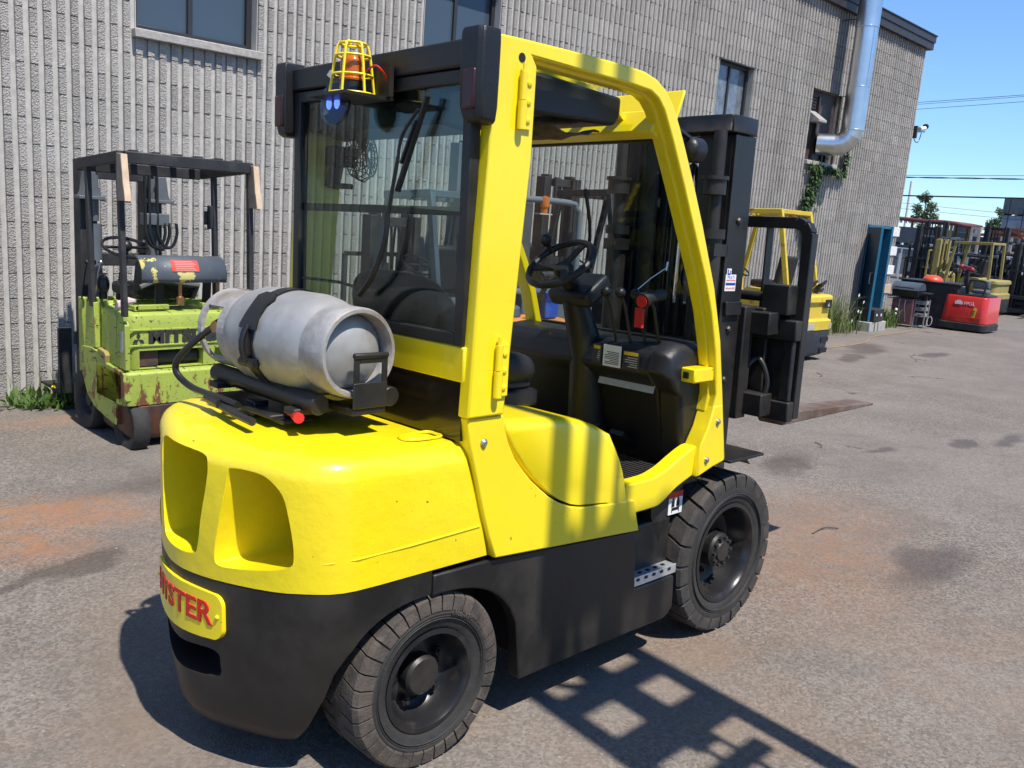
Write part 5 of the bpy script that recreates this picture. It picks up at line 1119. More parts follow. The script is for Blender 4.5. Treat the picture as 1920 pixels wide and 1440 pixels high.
    # curved cylinder cradle plate with flaked yellow paint
    pm = mat('flaked_grey_plate', (.075, .088, .105), .5, var=.2, var_scale=7, col2=(.60, .52, .17), mix_scale=7.5, mix_lo=.59, mix_hi=.605)
    rings = []
    for i in range(9):
        a_ = rad(-20 + 13 * i); rings.append([Vector((.10 - .13 * cos(a_) + .09, y, 1.155 + .13 * sin(a_))) for y in (.33, -.30)])
    mb = MB(); mb.loft(rings, cap=False, closed=False); cp = mb.build('cylinder_cradle', pm, T, sharp=80); sm = cp.modifiers.new('s', 'SOLIDIFY'); sm.thickness = .012
    lb = MB(); R_ = .1335; LR = []
    for i in range(4):
        a_ = rad(14 + 12 * i); LR.append([Vector((.10 - R_ * cos(a_) + .09, y, 1.155 + R_ * sin(a_))) for y in (.115, -.085)])
    lb.loft(LR, cap=False, closed=False); l = lb.build('red_label', mat('red_label', (.62, .05, .03), .5), T)
    mb = MB()
    for i in range(6):
        a_ = rad(18 + 5.5 * i); z_ = 1.155 + (R_ + .001) * sin(a_); x_ = .19 - (R_ + .0015) * cos(a_); mb.bar((x_, .09, z_), (x_, -.065 + .01 * (i % 3), z_), .001, .004)
    mb.build('label_print', mat('pale_print', (.75, .45, .40), .6), l, merge=0)
    for y in (.03, -.26):
        mb = MB(); mb.cyl((.12, y, .95), (.12, y, 1.13), .012, 8); mb.lathe([(.03, 0), (.028, .05), (.012, .06)], (.12, y, .955), (0, 0, 1), 10); mb.build('cradle_bolt', M_BRASS, T, merge=0)
    for y in (.14, -.22): mb = MB(); mb.bar((.22, y, .94), (.20, y, 1.20), .06, .02, up=(1, 0, 0)); mb.build('cradle_leg', M_BLKP, T)
    # mast, chains, hoses
    for s in (-1, 1):
        bx('mast_rail', M_DUSTB, 1.32, 1.46, s * .33 - .07, s * .26 - .07, .08, 1.84); bx('inner_mast_rail', M_DUSTB, 1.34, 1.48, s * .25 - .07, s * .19 - .07, .10, 1.86)
        mb = MB(); mb.cyl((1.29, s * .23 - .07, .3), (1.29, s * .23 - .07, 1.42), .05, 14); mb.cyl((1.29, s * .23 - .07, 1.44), (1.29, s * .23 - .07, 1.78), .03, 12); mb.build('lift_cylinder', M_GREYP, T, merge=0)
        P = [(s * .20 - .07, 1.62), (s * .36 - .07, 1.62), (s * .34 - .07, 1.66), (s * .32 - .07, 1.80), (s * .25 - .07, 1.80), (s * .235 - .07, 1.72), (s * .21 - .07, 1.66)]
        mb = MB(); mb.prism(P, 0, 1.22, 1.31); mb.bb(1.20, 1.31, s * .18 - .07, s * .38 - .07, 1.60, 1.625); mb.build('mast_bracket', M_GREYP, T, .004, merge=0)
    for z in (.4, 1.15, 1.80): bx('mast_crossmember', M_DUSTB, 1.33, 1.37, -.26, .12, z - .05, z + .05)
    bx('valve_block', M_GREYP, 1.18, 1.27, -.40, -.19, 1.43, 1.52)
    for y, dy in ((-.20, .0), (-.235, .012), (-.30, .0)):
        mb = MB(); mb.tube(catmull([(1.2, y, 1.80), (1.19, y, 1.5), (1.18, y, 1.36), (1.18, y - .05, 1.27 - dy), (1.18, y - .12, 1.27 - dy), (1.18, y - .16, 1.36), (1.19, y - .16, 1.45)], 5), .013, 8); mb.build('mast_hose', M_HOSE, T)
    for s in (-.33, .33): mb = MB(); mb.prism([(1.50, .6), (1.535, .6), (1.54, .12), (1.95, .10), (1.95, .085), (1.50, .08)], 1, s - .05, s + .05); mb.build('fork', M_DUSTB, T)
    for z in (.14, .52): bx('carriage_bar', M_DUSTB, 1.47, 1.52, -.38, .26, z - .05, z + .05)
build_green()

# ---- yellow forklift further along the wall
def build_yellow():
    T = lift('forklift', 'yellow forklift with dark scuffed rear base parked beyond the raised forks', at(11.9, 5.66, rad(90)), 1.06, M_OLDY, mat('scuffed_dark_base', (.028, .033, .045), .55, var=.35, var_scale=5, col2=(.10, .10, .11), mix_scale=6, mix_lo=.55, mix_hi=.7), M_OLDY, M_DUSTB, (.07, .44, .94), 2.06, (.28, .55, 1.35, 1.62), 1.75, 2.0, beacon=True)
    mb = MB(); mb.bb(.004, .012, -.40, -.20, .76, .88); pl = mb.build('name_panel', M_INK, T, .003)
    mb = MB(); mb.loft([[Vector((.003 - d, -.30 + .035 * cos(rad(a)), .80 + .035 * sin(rad(a)))) for a in (90, 210, 330)] for d in (0, .002)]); mb.build('panel_mark', M_GREYL, pl)
    for y, w in ((.18, .22), (-.43, .05)): mb = MB(); mb.bb(-.006, 0, y - w / 2, y + w / 2, .46, .54); mb.build('reflector', M_GREYL, T)
    mb = MB(); mb.bb(-.006, .001, .34, .40, .46, .55); mb.build('tail_lamp', M_REDL, T)
    for z in (.14, .30): mb = MB(); mb.bb(-.004, .02, -.42, -.20, z - .03, z + .04); mb.build('base_slot', M_INK, T)
    for y in (-.30, -.02):
        mb = MB(); mb.tube([(.25, y, .94), (.20, y - .02, 1.04), (.14, y + .01, 1.08), (.10, y - .03, 1.14)], [.05, .04, .03, .015], 8); mb.tube([(.2, y, 1.0), (.2, y - .10, .98), (.22, y - .2, 1.0)], .02, 6); mb.build('cylinder_bracket', M_BLKP, T, merge=0)
build_yellow()

# ---- machines seen through the cab
def build_row():
    lift('forklift', 'slate grey forklift cage seen through the rear window of the yellow cab', at(5.45, 5.65, rad(90)), 1.0, M_SLATE, M_DUSTB, M_SLATE, M_DUSTB, (.07, .45, .90), 1.86, (.22, .42, 1.0, 1.25), 1.45, 1.62)
    lift('forklift', 'dark forklift with black cage behind the yellow cab doorway', at(8.15, 5.75, rad(90)), 1.05, M_DUSTB, M_DUSTB, M_DUSTB, M_DUSTB, (.07, .45, .95), 2.05, (.25, .5, 1.2, 1.5), 1.62, 2.2)
    # reach truck with tubular grey frame, tall mast and vertical lettering
    T = thing('reach_truck', 'grey stand-up reach truck with tall dark mast and amber beacon behind the cab', 'forklift', M=at(6.62, 5.85, rad(90)), group='forklifts parked in the yard')
    def bx(n_, m_, *a, bevel=.008, par=T): mb = MB(); mb.bb(*a); return mb.build(n_, m_, par, bevel)
    mpan = mat('charcoal_panel', (.06, .062, .064), .5, var=.15)
    bx('power_unit', M_GREYP, 0, .75, -.52, .52, .10, 1.02, bevel=.03); bx('back_panel', mpan, .30, .36, .18, .50, 1.02, 1.86)
    tu = MB(); tu.tube(catmull([(.32, .50, .95), (.32, .50, 1.84), (.32, .46, 1.89), (.32, -.36, 1.89), (.32, -.48, 1.84), (.32, -.55, 1.70), (.32, -.57, .9)], 6), .032, 12); tu.build('guard_frame', mat('light_grey_tube', (.13, .145, .155), .45), T)
    for i in range(5): bx('roof_bar', M_DUSTB, .3, 1.15, -.42 + i * .21 - .02, -.42 + i * .21 + .02, 1.90, 1.92, bevel=0)
    for s in (-1, 1): bx('guard_post', M_DUSTB, 1.08, 1.15, s * .45, s * .52, .6, 1.9)
    text('maker_lettering', 'RAYMOND', .11, M_WHITE, T, (.298, .41, 1.36), (0, 0, 1), (0, 1, 0), depth=.002, width=.56)
    bx('notice', mat('pale_blue_notice', (.45, .55, .60), .5), .292, .298, .36, .44, 1.70, 1.80, bevel=0)
    mb = MB(); mb.lathe([(.045, 0), (.047, .06), (.04, .10), (.001, .11)], (.30, .02, 1.83), (0, 0, 1), 16); mb.cyl((.30, .02, 1.77), (.30, .02, 1.83), .035, 12); mb.build('beacon', M_AMBER, T, merge=0)
    bx('beacon_bracket', M_GREYL, .26, .34, -.06, .12, 1.755, 1.768, bevel=0)
    for s in (-1, 1):
        bx('mast_rail', M_GREYP, 1.25, 1.40, s * .36, s * .24, .1, 2.42); bx('inner_mast_rail', M_DUSTB, 1.28, 1.42, s * .235, s * .13, .1, 2.45); simple_wheel(T, (.2, s * .38, .17), .17, .12, M_RUB, M_GREYP); bx('outrigger', M_DUSTB, .75, 2.0 - .1, s * .55, s * .40, .06, .22)
    for z in (.5, 1.4, 1.75, 2.0, 2.25): bx('mast_crossmember', M_DUSTB, 1.26, 1.30, -.24, .24, z - .05, z + .05)
    mb = MB(); mb.tube([(.9, .3, 1.95), (1.0, -.5, 1.2)], .008, 6); mb.build('brace_rod', M_STEEL, T)
    # orange pallet truck with blue bin
    T = thing('pallet_truck', 'orange electric pallet truck glimpsed between the yellow cab pillars', 'pallet truck', M=at(5.98, 5.35, rad(90)))
    mo = mat('orange_paint', (.50, .19, .045), .55, var=.15, var_scale=6)
    mb = MB(); mb.prism([(0, .08), (0, .62), (.08, .78), (.45, .80), (.45, .08)], 1, -.36, .36); mb.build('motor_cover', mo, T, .02, seg=3)
    for s in (-1, 1): bx('fork', M_DUSTB, .45, 1.6, s * .28 - .07, s * .28 + .07, .05, .11, par=T); simple_wheel(T, (.2, s * .28, .1), .1, .08, M_RUB, M_GREYP)
    mb = MB(); mb.tube([(.30, 0, .8), (.10, 0, 1.15), (.05, -.14, 1.22), (.05, .14, 1.22), (.10, 0, 1.15)], .025, 8); mb.build('tiller', M_DUSTB, T)
    B = MB(); B.loft([[Vector((x * k, y * k, z)) for x, y in ((-.11, -.10), (.11, -.10), (.11, .10), (-.11, .10))] for z, k in ((0, .85), (.24, 1.0))]); o = B.build('plastic_bin', mat('blue_plastic', (.02, .07, .36), .5), None, .01)
    o.matrix_world = at(5.98, 5.62, rad(90)) @ Matrix.Translation((0, -.16, .80)); tag(o, 'blue plastic bin standing on the orange pallet truck', 'bin')
build_row()

# ---- red truck and the clutter beyond the corner of the building
def build_far():
    mred = mat('red_truck_paint', (.50, .025, .02), .32, coat=.4, var=.06, var_scale=3)
    T = thing('order_picker', 'red electric rider truck with rounded back and white letters beside the door', 'pallet truck', M=at(20.45, 6.47, 0) @ Matrix.Scale(.92, 4))
    def rr(z, k, x0=0): return [Vector((x0 + q[0], q[1] * k, z)) for q in rrect(0, .95, .50, .14, 6)]
    mb = MB(); mb.loft([rr(.05, 1.08, -.05), rr(.20, 1.09, -.06), rr(.21, 1.05, -.04)]); mb.build('skirt', M_DUSTB, T, .006)
    mb = MB(); mb.loft([rr(.215, 1.02), rr(.40, 1.0, .0), rr(.80, .96, .03), rr(.835, .93, .05)]); bd = mb.build('motor_cover', mred, T, .012, seg=3)
    for z in (.30, .335): mb = MB(); mb.bar((-.006, .40, z), (-.006, -.40, z), .012, .012); mb.build('cover_ridge', mred, bd)
    text('fleet_lettering', 'FPGL', .11, M_WHITE, T, (.012, -.10, .66), (0, -1, 0), (0, 0, 1), depth=.003, width=.24)
    mb = MB(); mb.bb(.006, .016, .06, .22, .63, .70); mb.bb(.006, .016, .10, .18, .70, .725); mb.build('white_patch', M_WHITE, T, merge=0)
    mb = MB(); mb.box((.004, -.24, .47), (.012, .07, .22), Matrix.Rotation(.12, 3, 'X')); lb = mb.build('yellow_label', mat('yellow_label', (.65, .50, .05), .5), T)
    mb = MB()
    for i in range(3): mb.box((-.004, -.235 + .006 * i, .50 - i * .045), (.004, .035, .022))
    mb.build('label_print', M_INK, lb, merge=0)
    mb = MB(); mb.bb(.1, .9, -.42, .42, .84, .87); mb.build('deck', M_DUSTB, T)
    mb = MB(); mb.tube(catmull([(.2, -.30, .85), (.2, -.34, 1.1), (.2, -.30, 1.2), (.2, -.02, 1.21), (.22, .04, 1.12), (.22, .04, .86)], 5), .025, 8); mb.build('grab_rail', M_DUSTB, T)
    mb = MB(); mb.bar((.35, .12, .85), (.22, .14, 1.42), .09, .10, up=(1, 0, 0)); mb.build('tiller_post', M_DUSTB, T, .01)
    mb = MB(); mb.bar((.20, .02, 1.46), (.20, .28, 1.50), .12, .08); mb.sphere((.18, .26, 1.50), .06, 10, 6); mb.sphere((.18, .03, 1.45), .055, 10, 6); mb.build('tiller_head', mat('dull_red_grip', (.30, .03, .04), .5), T, merge=0)
    mb = MB(); mb.box((.5, -.15, 1.12), (.12, .36, .20)); mb.box((.5, -.16, .95), (.30, .34, .10)); mb.box((.3, .2, .95), (.18, .16, .2)); mb.build('backrest', M_GREYP, T, .03, merge=0)
    for s in (-1, 1): simple_wheel(T, (.5, s * .42, .10), .10, .1, M_RUB, M_GREYP)
    # dark cabinet beside it
    C = thing('steel_cabinet', 'wide black steel box standing behind the red truck and the grill', 'cabinet', M=at(20.75, 7.30, 0))
    mb = MB(); mb.bb(-.2, .5, -.62, .62, 0, .98); mb.build('box', M_DUSTB, C, .01)
    mb = MB(); mb.bb(-.24, .54, -.66, .66, .985, 1.02); mb.build('lid', M_DUSTB, C, .006)
    mb = MB(); mb.sphere((.1, .05, 1.02), .22, 16, 10, (1, 1, .6)); o = mb.build('safety_helmet', mat('orange_red_plastic', (.62, .07, .03), .4), None); o.parent = None; o.matrix_world = C.matrix_world.copy(); tag(o, 'orange red domed lid lying on the black steel box', 'lid')
    # barbecue on its maroon cupboard with side shelf
    Bq = thing('barbecue_grill', 'old black barbecue grill with maroon cupboard under the corner of the building', 'grill', M=at(20.05, 7.56, rad(4)))
    mmar = mat('maroon_panel', (.13, .055, .06), .5, var=.25, var_scale=4)
    mb = MB(); mb.bb(-.22, .22, -.22, .22, .06, .62); mb.build('cupboard', mmar, Bq, .006)
    mb = MB(); mb.loft([[Vector((x, y, z)) for x, y in ((-.24 * k, -.30), (.24 * k, -.30), (.24 * k, .26), (-.24 * k, .26))] for z, k in ((.66, .8), (.80, 1.0))]); mb.build('firebox', M_BLK, Bq, .01)
    rings = []
    for i in range(9):
        a_ = pi * i / 8; rings.append([Vector((-.25 * cos(a_), y, .81 + .17 * sin(a_))) for y in (-.31, .27)])
    mb = MB(); mb.loft(rings, cap=False, closed=False); mb.add([r[0] for r in rings], [tuple(range(9))]); mb.add([r[1] for r in rings], [tuple(range(9))]); mb.build('lid', M_SLATE, Bq)
    mb = MB(); mb.bar((-.27, -.2, .86), (-.27, .2, .86), .02, .02); mb.build('lid_handle', M_BLKP, Bq)
    mb = MB(); mb.bb(-.18, .18, -.50, -.33, .76, .78); mb.bb(-.10, -.06, -.46, -.42, .62, .76); mb.build('side_shelf', M_DUSTB, Bq, merge=0)
    for y in (-.06, .06): mb = MB(); mb.tube(catmull([(-.225, y, .60), (-.24, y, .45), (-.235, y - .03, .30), (-.24, y - .06, .12)], 4), .006, 6); mb.build('chain', M_STEEL, Bq)
    mb = MB(); mb.sphere((-.25, .10, .36), .035, 8, 6); mb.sphere((-.25, .105, .27), .03, 8, 6); mb.build('white_floats', M_WHITE, Bq, merge=0)
    # grey drawer rack
    Dr = thing('drawer_rack', 'narrow grey metal rack of small drawers beside the barbecue grill', 'rack', M=at(20.12, 7.22, rad(4)))
    mg = mat('grey_rack', (.26, .25, .25), .6, var=.2)
    for y in (-.11, .11):
        for x in (-.12, .12): mb = MB(); mb.bb(x - .012, x + .012, y - .012, y + .012, 0, .62); mb.build('leg', mg, Dr)
    for i, z in enumerate((.56, .42, .29)):
        mb = MB(); mb.bb(-.13, .12, -.10, .10, z - .045, z + .03); d = mb.build('drawer', mg, Dr, .004); mb = MB(); mb.bb(-.135, -.131, -.04, .04, z - .012, z); mb.build('drawer_pull', M_INK, d)
    mb = MB(); mb.bb(-.13, .13, -.11, .11, .02, .045); mb.build('shelf', mg, Dr)
    mb = MB(); mb.tube([Vector((-.02, -.15 + .0, .17)) + Vector((cos(2 * pi * i / 20) * .02, -.05 + .05 * sin(2 * pi * i / 20), .10 * cos(2 * pi * i / 20))) for i in range(20)], .008, 6, closed=True); o = mb.build('hose_coil', mat('pale_hose', (.4, .38, .36), .6), None); o.matrix_world = Dr.matrix_world.copy(); tag(o, 'small loop of pale hose hanging on the drawer rack', 'hose')
    # concrete blocks and black tub at the door
    for i, (x, y) in enumerate(((17.78, 7.40), (18.22, 7.41))):
        mb = MB(); mb.bb(-.205, .205, -.14, .14, -.02, .19); o = mb.build('concrete_block', M_CONC, None, .01); o.matrix_world = at(x, y, rad(2 + i)); tag(o, ['concrete block nearest the grass in front of the blue door', 'concrete block in front of the blue door nearer the maroon grill'][i], 'block', 'concrete blocks at the door')
    mb = MB(); mb.loft([[Vector((x * k, y * k, z)) for x, y in ((-.26, -.17), (.26, -.17), (.26, .17), (-.26, .17))] for z, k in ((0, .95), (.26, 1.0))]); o = mb.build('battery_box', M_DUSTB, None, .012); o.matrix_world = at(17.95, 7.42, rad(3)) @ Matrix.Translation((0, 0, .19))
    tag(o, 'black battery box on the concrete blocks at the blue door', 'box'); mb = MB(); mb.bb(.06, .12, -.178, -.174, .12, .17); mb.bb(-.19, -.12, -.178, -.174, .13, .17); mb.build('white_tag', M_WHITE, o, merge=0)
    # far forklifts: an ochre one side on, a black one at the edge of the picture
    lift('forklift', 'faded ochre yellow forklift standing side on behind the red truck', at(26.2, 7.35, rad(90)), 1.25, M_OCHRE, M_DUSTB, M_OCHRE, M_OCHRE, (.15, .5, 1.0), 1.95, (.3, .35, 1.25, 1.45), 1.75, 1.95, fork_z=.5, L=1.8)
    T = lift('forklift', 'black forklift with beige roof at the right edge of the yard', at(29.6, 7.35, rad(180)), 1.3, M_DUSTB, M_DUSTB, M_DUSTB, M_DUSTB, (.15, .5, 1.0), 1.95, (.3, .4, 1.2, 1.4), 1.7, 2.0, fork_z=.1)
    mb = MB(); mb.bb(.25, 1.4, -.6, .6, 1.97, 2.0); mb.build('roof_sheet', mat('beige_roof', (.55, .47, .38), .7), T)
    lift('forklift', 'black forklift half hidden behind the red truck, left of the beige roofed one', at(29.4, 9.0, rad(180)), 1.2, M_DUSTB, M_DUSTB, M_DUSTB, M_DUSTB, (.15, .5, 1.0), 1.6, (.3, .4, 1.2, 1.4), 1.7, 1.3, fork_z=.1)
    for (x, y, an, W_, mh, m_, lab) in ((30.8, 10.6, 180, 1.2, 2.35, M_SLATE, 'slate forklift with tall mast in the far yard, left of the ochre one'), (33.0, 9.3, 180, 1.2, 2.5, M_DUSTB, 'black tall masted forklift directly behind the ochre one'), (33.5, 7.7, 180, 1.2, 2.2, M_GREYP, 'grey forklift behind the beige roofed one'), (35.0, 11.9, 180, 1.3, 2.6, M_DUSTB, 'black tall masted forklift nearest the building corner in the far yard')):
        lift('forklift', lab, at(x, y, rad(an)), W_, m_, M_DUSTB, m_, M_DUSTB, (.1, .5, 1.0), 2.05, (.3, .4, 1.2, 1.4), 1.7, mh, fork_z=.2)
build_far()
# ---------------------------------------------------------------- plants
def leaf_mat(name, c1, c2):
    if name in MATS: return MATS[name]
    m = bpy.data.materials.new(name); MATS[name] = m; m.use_nodes = True; nt = m.node_tree; b = nt.nodes['Principled BSDF']; N = nt.nodes.new; K = nt.links.new
    g = N('ShaderNodeNewGeometry'); mx = N('ShaderNodeMix'); mx.data_type = 'RGBA'; K(g.outputs['Random Per Island'], mx.inputs[0]); mx.inputs[6].default_value = (*c1, 1); mx.inputs[7].default_value = (*c2, 1)
    K(mx.outputs[2], b.inputs['Base Color']); b.inputs['Roughness'].default_value = .55; b.inputs['Specular IOR Level'].default_value = .3
    tr = N('ShaderNodeBsdfTranslucent'); K(mx.outputs[2], tr.inputs[0]); ms = N('ShaderNodeMixShader'); ms.inputs[0].default_value = .3; K(b.outputs[0], ms.inputs[1]); K(tr.outputs[0], ms.inputs[2]); K(ms.outputs[0], nt.nodes['Material Output'].inputs[0])
    return m
M_LEAF = leaf_mat('tree_leaf', (.10, .145, .07), (.20, .25, .14)); M_IVY = leaf_mat('ivy_leaf', (.025, .055, .018), (.075, .13, .035)); M_GRASS = leaf_mat('grass_blade', (.07, .13, .025), (.17, .22, .06)); M_DAND = leaf_mat('dandelion_leaf', (.05, .10, .02), (.10, .17, .035))
M_BARK = mat('bark', (.09, .07, .05), .9, var=.3, var_scale=9); M_STRAW = leaf_mat('dry_straw', (.30, .24, .12), (.42, .36, .20))
def leaf(mb, p, d, n, L_, W_):
    """a pointed leaf of four triangles folded along its rib"""
    d = d.normalized(); s = d.cross(n)
    s = s.normalized() if s.length > 1e-4 else d.orthogonal().normalized(); up = s.cross(d)
    mb.add([p, p + d * L_ * .45 + s * W_ / 2 + up * W_ * .15, p + d * L_, p + d * L_ * .45 - s * W_ / 2 + up * W_ * .15, p + d * L_ * .5], [(0, 1, 4), (1, 2, 4), (0, 4, 3), (4, 2, 3)])
def rdir(r): 
    while True:
        v = Vector((r.uniform(-1, 1), r.uniform(-1, 1), r.uniform(-1, 1)))
        if .05 < v.length < 1: return v.normalized()
def tree(label, base, H, lobes, n, seed, L_=.22):
    r = random.Random(seed); T = thing('tree', label, 'tree', base, group='trees beyond the yard')
    tk = MB(); top = Vector((r.uniform(-.2, .2), r.uniform(-.2, .2), H * .9)); tk.tube(catmull([(0, 0, -.3), (.04, .02, H * .3), (-.05, .06, H * .6), top], 4), [.11 - .09 * i / 12 for i in range(13)], 8)
    cr = MB()
    for (c, rad_, k) in lobes:
        c = Vector(c); tk.tube(catmull([(0, 0, max(.5, c.z - H * .3)), (c.x * .5, c.y * .5, c.z - .25), c], 3), [.05, .045, .04, .034, .028, .02, .012], 6)
        tw = [rdir(r) * rad_ * r.uniform(.45, 1.0) for _ in range(14)]
        for t_ in tw: tk.tube([c, c + t_ * .6, c + t_], [.014, .009, .004], 5)
        for _ in range(int(n * k)):
            t_ = r.choice(tw); p = c + t_ * r.uniform(.3, 1.1) + rdir(r) * r.uniform(.02, .22); leaf(cr, p, rdir(r) + Vector((0, 0, -.3)), rdir(r), L_ * r.uniform(.6, 1.2), L_ * .6)
    tk.build('trunk', M_BARK, T, merge=0); cr.build('crown', M_LEAF, T, merge=0)
tree('taller pale green tree rising behind the maroon canopy', (90, 33.5, -.15), 6.9, [((.0, .2, 5.9), .75, 1), ((.2, -.5, 5.0), .8, 1), ((-.1, .6, 4.7), .8, 1), ((0, 0, 4.0), .85, 1), ((.1, -.9, 4.2), .6, .7), ((0, .9, 3.8), .6, .7), ((0, 0, 3.1), .8, .8)], 520, 11)
tree('smaller dark green tree behind the lumber rack at the right', (88, 26.1, -.15), 5.4, [((0, .15, 4.8), .5, .8), ((.1, -.35, 4.2), .55, 1), ((0, .5, 3.9), .5, .9), ((.2, .9, 3.6), .45, .7), ((0, -.1, 3.4), .65, 1), ((0, -.9, 3.2), .5, .6), ((0, .4, 2.8), .7, .9)], 420, 12)
tree('low bush tree at the edge of the block stack on the right', (86, 24.5, -.15), 3.6, [((0, 0, 3.0), .5, .8), ((.1, .5, 2.7), .5, .8), ((0, -.5, 2.6), .5, .8)], 180, 13)

def build_ivy():
    r = random.Random(5); T = thing('ivy', 'ivy creeping down the block wall under the boarded window', 'ivy', (15.4, WY - .03, 1.6))
    L_ = MB(); S = MB()
    def put(x, z, n, sp):
        for _ in range(n):
            p = Vector((x + r.gauss(0, sp) - 15.4, -abs(r.gauss(0, .035)) - .005, z + r.gauss(0, sp * .6) - 1.6)); leaf(L_, p, Vector((r.uniform(-1, 1), -.5, -r.uniform(.3, 1))), Vector((r.uniform(-.4, .4), -1, .3)), r.uniform(.05, .09), r.uniform(.045, .075))
    for i in range(60):
        z = 1.55 + 1.4 * i / 59; w = .05 + .09 * min(1, (z - 1.5) / .8); put(15.22 + .10 * sin(z * 5) + .05 * (z - 2), z, 13, w * .8)
    for i in range(36): put(15.1 + 1.35 * i / 35, 2.92 - .03 * sin(i), 11, .045)
    for i in range(22): put(16.40 + .04 * sin(i), 2.95 + .45 * i / 21, 6, .035)
    for k in range(4): S.tube([(15.2 + .04 * k - 15.4 + .06 * sin(j * 1.3 + k), -.01, j * .16) for j in range(9)], .006, 5)
    S.tube([(-.2 + 1.2 * j / 8, -.02, 1.30 + .02 * sin(j)) for j in range(9)], .006, 5)
    S.build('stems', M_BARK, T, merge=0); L_.build('foliage', M_IVY, T, merge=0)
build_ivy()

def blade(mb, p, h, lean, w, r):
    d = Vector((cos(lean[0]), sin(lean[0]), 0)); s = Vector((-d.y, d.x, 0)) * w; q = lean[1]
    P = [p, p + Vector((0, 0, h * .45)) + d * q * h * .12, p + Vector((0, 0, h * .8)) + d * q * h * .42, p + Vector((0, 0, h * (1 - .15 * q))) + d * q * h * .8]
    mb.add([P[0] - s, P[0] + s, P[1] - s * .8, P[1] + s * .8, P[2] - s * .5, P[2] + s * .5, P[3]], [(0, 1, 3, 2), (2, 3, 5, 4), (4, 5, 6)])
def build_weeds():
    r = random.Random(8); g = MB(); st = MB()
    for _ in range(900):
        x = r.gauss(16.4, .6); y = WY - .02 - abs(r.gauss(0, .2)); hh = r.triangular(.12, 1.05, .3) * (1 if x > 15.6 else .6) * (1.0 if x < 17.2 else .5)
        blade(g if r.random() < .78 else st, Vector((x, y, gz(x, y))), hh, (r.uniform(0, 2 * pi), r.uniform(.2, 1.25)), r.uniform(.004, .011), r)
    for _ in range(260):
        x = r.gauss(19.15, .2); y = WY - .05 - abs(r.gauss(0, .14)); blade(g, Vector((x, y, gz(x, y))), r.uniform(.15, .5), (r.uniform(0, 2 * pi), r.uniform(.2, 1)), r.uniform(.006, .013), r)
    for _ in range(160):
        x = r.uniform(2.9, 15.0); y = WY - .01 - abs(r.gauss(0, .03)); blade(g, Vector((x, y, gz(x, y))), r.uniform(.05, .18), (r.uniform(0, 2 * pi), r.uniform(.2, 1)), r.uniform(.003, .007), r)
    o = g.build('tall_grass', M_GRASS, None, merge=0); tag(o, 'tall green grass and weeds along the foot of the wall by the blue door', 'grass', kind='stuff')
    o2 = st.build('dry_straw', M_STRAW, None, merge=0); tag(o2, 'dry straw coloured stalks among the tall grass by the wall', 'grass', kind='stuff')
    for i, (x, z) in enumerate(((17.35, .72), (17.42, .40), (17.55, .38), (17.18, .22), (17.62, .58))):
        T = thing('daisy', ['daisy standing highest in front of the blue door shadow', 'lower left daisy in the shaded grass by the door', 'daisy beside the black battery box', 'lowest daisy in the grass near the door', 'small daisy nearest the door edge'][i], 'flower', (x, WY - .28, gz(x, WY - .28)), group='daisies by the blue door')
        mb = MB(); mb.tube([(0, 0, 0), (.02, -.01, z * .6), (.0, -.02, z)], .004, 5); mb.build('stem', M_GRASS, T)
        mb = MB()
        for k in range(9): a_ = 2 * pi * k / 9; leaf(mb, Vector((0, -.025, z)), Vector((cos(a_), -.25, sin(a_) * .8)), Vector((0, -1, .4)), .042, .02)
        mb.build('petals', mat('white_petal', (.8, .8, .78), .6), T, merge=0)
    # dandelion clump at the left
    T = thing('dandelion_clump', 'clump of dandelions with yellow flowers at the foot of the wall', 'weeds', (2.42, 7.36, gz(2.42, 7.36))); mb = MB()
    for _ in range(210):
        a_ = r.uniform(0, 2 * pi); p = Vector((r.gauss(0, .17), r.gauss(0, .10), 0)); el = r.uniform(.25, 1.2); d = Vector((cos(a_) * cos(el), sin(a_) * cos(el), sin(el))); L_ = r.uniform(.10, .25)
        for k in range(3): leaf(mb, p + d * L_ * k * .3 + Vector((0, 0, -.015 * k * k)), d + Vector((r.uniform(-.5, .5), r.uniform(-.5, .5), -.2 * k)), Vector((r.uniform(-.3, .3), r.uniform(-.3, .3), 1)), L_ * .5, L_ * .17)
    mb.build('leaves', M_DAND, T, merge=0)
    for _ in range(40):
        mb2 = None
    g2 = MB()
    for _ in range(120): blade(g2, Vector((r.gauss(.12, .2), r.gauss(0, .1), 0)), r.uniform(.12, .36), (r.uniform(0, 2 * pi), r.uniform(.2, 1)), r.uniform(.002, .005), r)
    g2.build('grass_blades', M_GRASS, T, merge=0)
    for (x, y, z) in ((-.10, -.12, .16), (.10, -.20, .14), (.30, -.24, .03), (.18, .10, .42)):
        mb = MB(); mb.tube(catmull([(x * .5, y * .5, 0), (x * .9, y * .9, z * .7), (x, y, z)], 4), .003, 5); mb.build('stem', M_GRASS, T)
        mb = MB()
        for k in range(26): a_ = r.uniform(0, 2 * pi); e = r.uniform(.1, 1.3); leaf(mb, Vector((x, y, z)), Vector((cos(a_) * cos(e), sin(a_) * cos(e), sin(e))), Vector((0, 0, 1)), .026, .010)
        mb.build('flower', mat('dandelion_yellow', (.85, .55, .01), .6), T, merge=0)
build_weeds()

